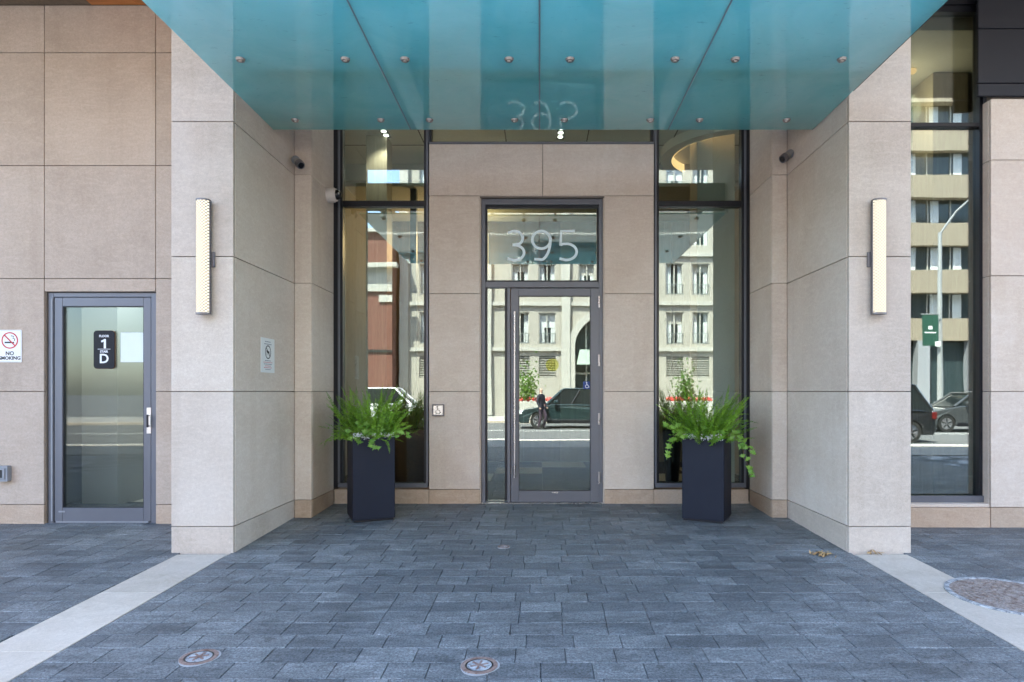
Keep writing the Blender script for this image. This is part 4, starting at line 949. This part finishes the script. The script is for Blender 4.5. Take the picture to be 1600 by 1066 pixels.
# balcony block
kb = thing('balcony_block', (26, -25, 0), 0, 'sandy apartment block with ribbon windows across the street, mirrored in the right window', 'building'); ki = Matrix.Translation((-26, 25, 0)); YN = -24.6
M['sand'] = plain('sandy_concrete', (.25, .21, .155), .85, 0, .06, 1)
for k in range(9):
    z = 4.4+k*2.75
    o = obox('spandrel', M['sand'], kb, 19.6, 40, YN-.3, YN+(.25 if k % 2 else .1), z, z+1.3); o.matrix_parent_inverse = ki
    o = obox('ribbon_window', M['wglass'], kb, 21.2, 40, YN-.5, YN-.42, z+1.3, z+2.75); o.matrix_parent_inverse = ki
    for j in range(14):
        q = obox('mullion', M['cream2'], o, 21.3+j*1.35, 21.36+j*1.35, YN-.42, YN-.36, z+1.3, z+2.75)
        if (j*7+k*3) % 4: obox('curtain', M['curtain'], o, 21.5+j*1.35, 22.0+j*1.35, YN-.41, YN-.38, z+1.32, z+2.73)
o = obox('wall', M['sand'], kb, 19.6, 21.2, YN-.6, YN-.001, 0, 29); o.matrix_parent_inverse = ki
o = obox('core', M['dark'], kb, 19.6, 40, YN-12, YN-.61, 0, 29); o.matrix_parent_inverse = ki
o = obox('ground_storey', M['wglass'], kb, 21.2, 40, YN-.6, YN-.4, 0.02, 4.3); o.matrix_parent_inverse = ki
for j in range(6):
    o = obox('column', M['grey'], kb, 21.8+j*3, 22.5+j*3, YN-.3, YN+.2, 0, 4.39); o.matrix_parent_inverse = ki
tag(kb)

# cars
M['tyre'] = plain('tyre', (.015, .015, .016), .8); M['cglass'] = plain('car_glass', (.012, .016, .018), .06); M['chrome'] = plain('chrome', (.7, .7, .72), .15, 1)
M['lampw'] = plain('headlamp', (.75, .78, .8), .15); M['lampr'] = plain('tail_lamp', (.12, .008, .008), .2)
def carpaint(name, c):
    a = N(name); return a.done(a.bsdf(c, .3, .1, None, .5, Coat_Weight=1., Coat_Roughness=.04))
def car(loc, rz, lab, col, L=4.6, Wd=1.84, H=1.7, hood=.95, belt=1.02, suv=True):
    t = thing('parked_car', loc, rz, lab, 'car', 'cars in the street'); m = carpaint('paint_'+lab.split()[0], col); h = L/2; gr = .24
    prof = [(-h, gr+.18), (-h, .80), (-h+.12, belt-.03), (-h+.5, belt), (h-1.45, belt), (h-1.2, hood+.02), (h-.35, hood-.12), (h-.03, hood-.34), (h, gr+.2), (h-.1, gr)]
    def well(cxx): return [(cxx+.37*math.cos(R(180-a) if False else R(a)), .33+.37*math.sin(R(a))) for a in range(0, 181, 20)]
    fx, rx = h-.88, -h+.85
    pts = prof+[(fx+.37, gr)]+well(fx)+[(fx-.37, gr)]+[(rx+.37, gr)]+well(rx)+[(rx-.37, gr)]+[(-h+.08, gr)]
    bm = bmesh.new(); vs = [bm.verts.new((x, -Wd/2, z)) for x, z in pts]; f = bm.faces.new(vs); r = bmesh.ops.extrude_face_region(bm, geom=[f]); bmesh.ops.translate(bm, vec=(0, Wd, 0), verts=[v for v in r['geom'] if isinstance(v, bmesh.types.BMVert)])
    for v in bm.verts:
        k = abs(v.co.x)/h; sh = .10*max(0, k-.75)/.25+.03*max(0, (v.co.z-.7))/.3; v.co.y -= math.copysign(sh, v.co.y)
    b = bm_obj('body', bm, m, t); bv = b.modifiers.new('bevel', 'BEVEL'); bv.width = .045; bv.segments = 3; bv.limit_method = 'ANGLE'; bv.angle_limit = R(35)
    ra, rb = (-h+.55 if suv else -h+1.1), h-2.0; ba, bb2 = -h+.12, h-1.25
    if not suv: ba = -h+.5
    bot = [(ba, -.80), (bb2, -.78), (bb2, .78), (ba, .80)]; topq = [(ra, -.60), (rb, -.60), (rb, .60), (ra, .60)]
    bm = bmesh.new(); A = [bm.verts.new((x, y*Wd/1.84, belt-.02)) for x, y in bot]; B = [bm.verts.new((x, y*Wd/1.84, H-.07)) for x, y in topq]
    for i in range(4): bm.faces.new((A[i], A[(i+1) % 4], B[(i+1) % 4], B[i]))
    bm.faces.new(B); g = bm_obj('greenhouse_glass', bm, M['cglass'], t)
    o = obox('roof', m, t, ra-.03, rb+.05, -.63*Wd/1.84, .63*Wd/1.84, H-.075, H, .03)
    for i in range(4): bm = bmesh.new(); cyl(bm, (bot[i][0], bot[i][1]*Wd/1.84, belt-.02), (topq[i][0], topq[i][1]*Wd/1.84, H-.04), .05, .045, 8); bm_obj('pillar', bm, m, t)
    for sy in (-1, 1):
        for fr_ in (.42, .70):
            xb, xt = ba+(bb2-ba)*fr_, ra+(rb-ra)*fr_; bm = bmesh.new(); cyl(bm, (xb, sy*.795*Wd/1.84, belt-.02), (xt, sy*.605*Wd/1.84, H-.05), .035, n=6); bm_obj('pillar', bm, M['black'], t)
        obox('mirror', m, t, h-1.75, h-1.55, sy*Wd/2-.02 if sy > 0 else sy*Wd/2-.16, sy*Wd/2+.16 if sy > 0 else sy*Wd/2+.02, belt+.02, belt+.17, .03)
        obox('headlight', M['lampw'], t, h-.22, h-.02, sy*Wd*.36-.18, sy*Wd*.36+.18, hood-.36, hood-.22, .03); obox('tail_light', M['lampr'], t, -h-.005, -h+.15, sy*Wd*.40-.12, sy*Wd*.40+.12, belt-.28, belt-.06, .02)
        obox('sill_trim', M['black'], t, rx+.4, fx-.4, sy*Wd/2-.03, sy*Wd/2+.015, gr-.02, gr+.13, .01)
        for xw in (fx, rx):
            wh = bm_obj('wheel', (lambda bq: (cyl(bq, (0, -.11, 0), (0, .11, 0), .335, n=26), bq)[1])(bmesh.new()), M['tyre'], t, (xw, sy*(Wd/2-.13), .335))
            rim = bmesh.new(); cyl(rim, (0, sy*.112, 0), (0, sy*.118, 0), .225, n=22); bm_obj('rim', rim, M['chrome'], wh)
            for k in range(5): bm = bmesh.new(); box(bm, -.025, .025, -.004, .004, .04, .21, mat=Matrix.Translation((0, sy*.121, 0)) @ Matrix.Rotation(R(72*k), 4, 'Y')); bm_obj('spoke', bm, M['dsteel'], wh)
    obox('grille', M['black'], t, h-.12, h+.004, -.45, .45, .52, .72, .02); obox('number_plate', M['white'], t, h+.005, h+.02, -.25, .25, .40, .51)
zr = -.125
car((-7.0, -15.6, zr), 0, 'white sport utility car parked across the street, mirrored in the left window', (.78, .79, .80), H=1.76, L=4.7)
car((1.5, -13.6, zr), R(180), 'teal-black saloon car parked across the street, mirrored in the entrance door', (.012, .03, .034), H=1.74, L=4.9)
car((9.8, -8.0, zr), R(180), 'black sport utility car in the near lane, mirrored in the right window', (.008, .009, .012), H=1.82, L=4.8)
car((17.2, -13.2, zr), R(180), 'dark grey saloon car in the far lane, mirrored in the right window', (.05, .055, .06), H=1.55, L=4.6, suv=False)
# street lamp with banner
lp = thing('street_lamp', (19.0, -17.9, 0), 0, 'pale steel street lamp with curved arm, mirrored in the right window', 'street lamp')
M['pole'] = plain('pole_paint', (.36, .37, .37), .45, .3)
bm = bmesh.new(); cyl(bm, (0, 0, 0), (0, 0, 9.0), .13, .085, 14); bm_obj('pole', bm, M['pole'], lp)
bm = bmesh.new(); aa = [(0, 0, 8.9), (.5, .4, 9.9), (1.1, 1.0, 10.6), (1.9, 1.8, 10.9)]
for a, b in zip(aa[:-1], aa[1:]): cyl(bm, a, b, .05, n=8)
bm_obj('arm', bm, M['pole'], lp); obox('lamp_head', M['pole'], lp, 1.75, 2.45, 1.7, 1.95, 10.82, 10.98, .03)
M['bannergreen'] = plain('banner_green', (.010, .065, .042), .7)
bn = thing('street_banner', (19.0, -17.7, 3.6), 0, 'green banner with white mark on the street lamp', 'banner'); obox('cloth', M['bannergreen'], bn, -.95, -.2, -.01, .01, 0, 1.5)
obox('rod', M['pole'], bn, -1.0, -.08, -.02, .02, 1.5, 1.54); obox('white_rule', M['letter'], bn, -.85, -.3, .0105, .013, .62, .67); obox('white_mark', M['letter'], bn, -.66, -.48, .0105, .013, .80, .96); obox('tag_plate', M['white'], bn, -.35, -.1, .0105, .015, -.02, .22)
# shrubs with red flowers
M['shrub'] = leaf('shrub_leaf', (.05, .12, .02), (.18, .30, .06), .3); M['redflower'] = plain('red_flower', (.60, .06, .05), .7)
for x, lab in ((7.9, 'leafy shrub and red flowers in a stone planter, mirrored in the right entrance window'), (-.55, 'leafy shrub and red flowers in a stone planter, mirrored in the entrance door')):
    t = thing('flower_planter', (x, -19.6, 0), 0, lab, 'flower planter', 'planters across the street'); bm = bmesh.new(); box(bm, -1.3, 1.3, -.4, .4, 0, .9, bev=.02); bm_obj('trough', bm, M['cream2'], t); rnd = random.Random(int(x*10))
    bm = bmesh.new()
    for k in range(420):
        c_ = Vector((rnd.gauss(-.1, .28), rnd.gauss(0, .2), 1.0+abs(rnd.gauss(.6, .55)))); d_ = Vector((rnd.gauss(0, 1), rnd.gauss(0, 1), rnd.gauss(0, 1))).normalized()*.09; e_ = d_.orthogonal()*.5; bm.faces.new([bm.verts.new(q) for q in (c_-d_, c_+e_, c_+d_, c_-e_)])
    tag(bm_obj('foliage', bm, M['shrub'], t), kind='stuff'); bm = bmesh.new()
    for k in range(160): bmesh.ops.create_icosphere(bm, subdivisions=1, radius=.05, matrix=Matrix.Translation((rnd.uniform(-1.2, 1.2), rnd.uniform(-.35, .35), .95+rnd.uniform(0, .18))))
    tag(bm_obj('red_flowers', bm, M['redflower'], t), kind='stuff')
# litter bin and pedestrian
lb = thing('litter_bin', (1.35, -17.95, 0), 0, 'black litter bin at the far kerb, mirrored in the entrance door', 'litter bin'); obox('body', M['black'], lb, -.35, .35, -.3, .3, .02, 1.25, .04); obox('lid', M['dsteel'], lb, -.38, .38, -.33, .33, 1.251, 1.34, .03); obox('slot', M['dark'], lb, -.2, .2, .3005, .31, .95, 1.1)
M['skin'] = plain('skin', (.52, .33, .25), .6); M['coat'] = plain('dark_coat', (.02, .02, .035), .8); M['trouser'] = plain('plum_trousers', (.05, .03, .05), .8); M['hair'] = plain('hair', (.03, .02, .015), .7); M['shoe'] = plain('shoe', (.02, .02, .02), .6)
def person(loc, rz):
    V = [(0, 0, .95), (0, 0, 1.15), (0, 0, 1.38), (0, 0, 1.50), (.01, 0, 1.60), (.015, 0, 1.72), (.10, 0, .90), (.11, -.06, .50), (.11, .06, .09), (.11, -.07, .05), (-.10, 0, .90), (-.10, -.20, .50), (-.10, -.10, .09), (-.10, -.23, .05),
         (.19, 0, 1.40), (.25, .05, 1.13), (.24, -.08, .90), (.24, -.12, .82), (-.19, 0, 1.40), (-.25, -.02, 1.13), (-.24, -.15, .92), (-.24, -.19, .84)]
    E = [(0, 1), (1, 2), (2, 3), (3, 4), (4, 5), (0, 6), (6, 7), (7, 8), (8, 9), (0, 10), (10, 11), (11, 12), (12, 13), (2, 14), (14, 15), (15, 16), (16, 17), (2, 18), (18, 19), (19, 20), (20, 21)]
    rad = [.15, .145, .15, .055, .085, .08, .10, .065, .045, .04, .10, .065, .045, .04, .075, .055, .042, .04, .075, .055, .042, .04]
    me = bpy.data.meshes.new('person'); me.from_pydata(V, E, []); t_ = bpy.data.objects.new('tmp', me); COL.objects.link(t_); t_.modifiers.new('s', 'SKIN'); sm = t_.modifiers.new('u', 'SUBSURF'); sm.levels = 2; sm.render_levels = 2
    sv = me.skin_vertices[0].data
    for i, r_ in enumerate(rad): sv[i].radius = (r_, r_*(.72 if i < 3 else 1)); sv[i].use_root = i == 0
    dg = bpy.context.evaluated_depsgraph_get(); m2 = bpy.data.meshes.new_from_object(t_.evaluated_get(dg)); bpy.data.objects.remove(t_); m2.materials.clear()
    for k in ('coat', 'trouser', 'skin', 'hair', 'shoe'): m2.materials.append(M[k])
    for p in m2.polygons:
        c = p.center; p.use_smooth = True; ax = abs(c.x); p.material_index = 4 if c.z < .11 else 2 if (ax > .2 and c.z < .90) else 1 if c.z < .80 else 0 if c.z < 1.49 else 3 if (c.z > 1.71 or c.y > .03) else 2
    o = bpy.data.objects.new('person', m2); link(o); o.location = loc; o.rotation_euler = (0, 0, rz)
    tag(o, 'person in dark coat and plum trousers walking, mirrored in the entrance door', 'person')
person((.05, -12.3, zr+.0), R(120))
print('objects', len(bpy.data.objects), 'pavers', pcount, len(P))
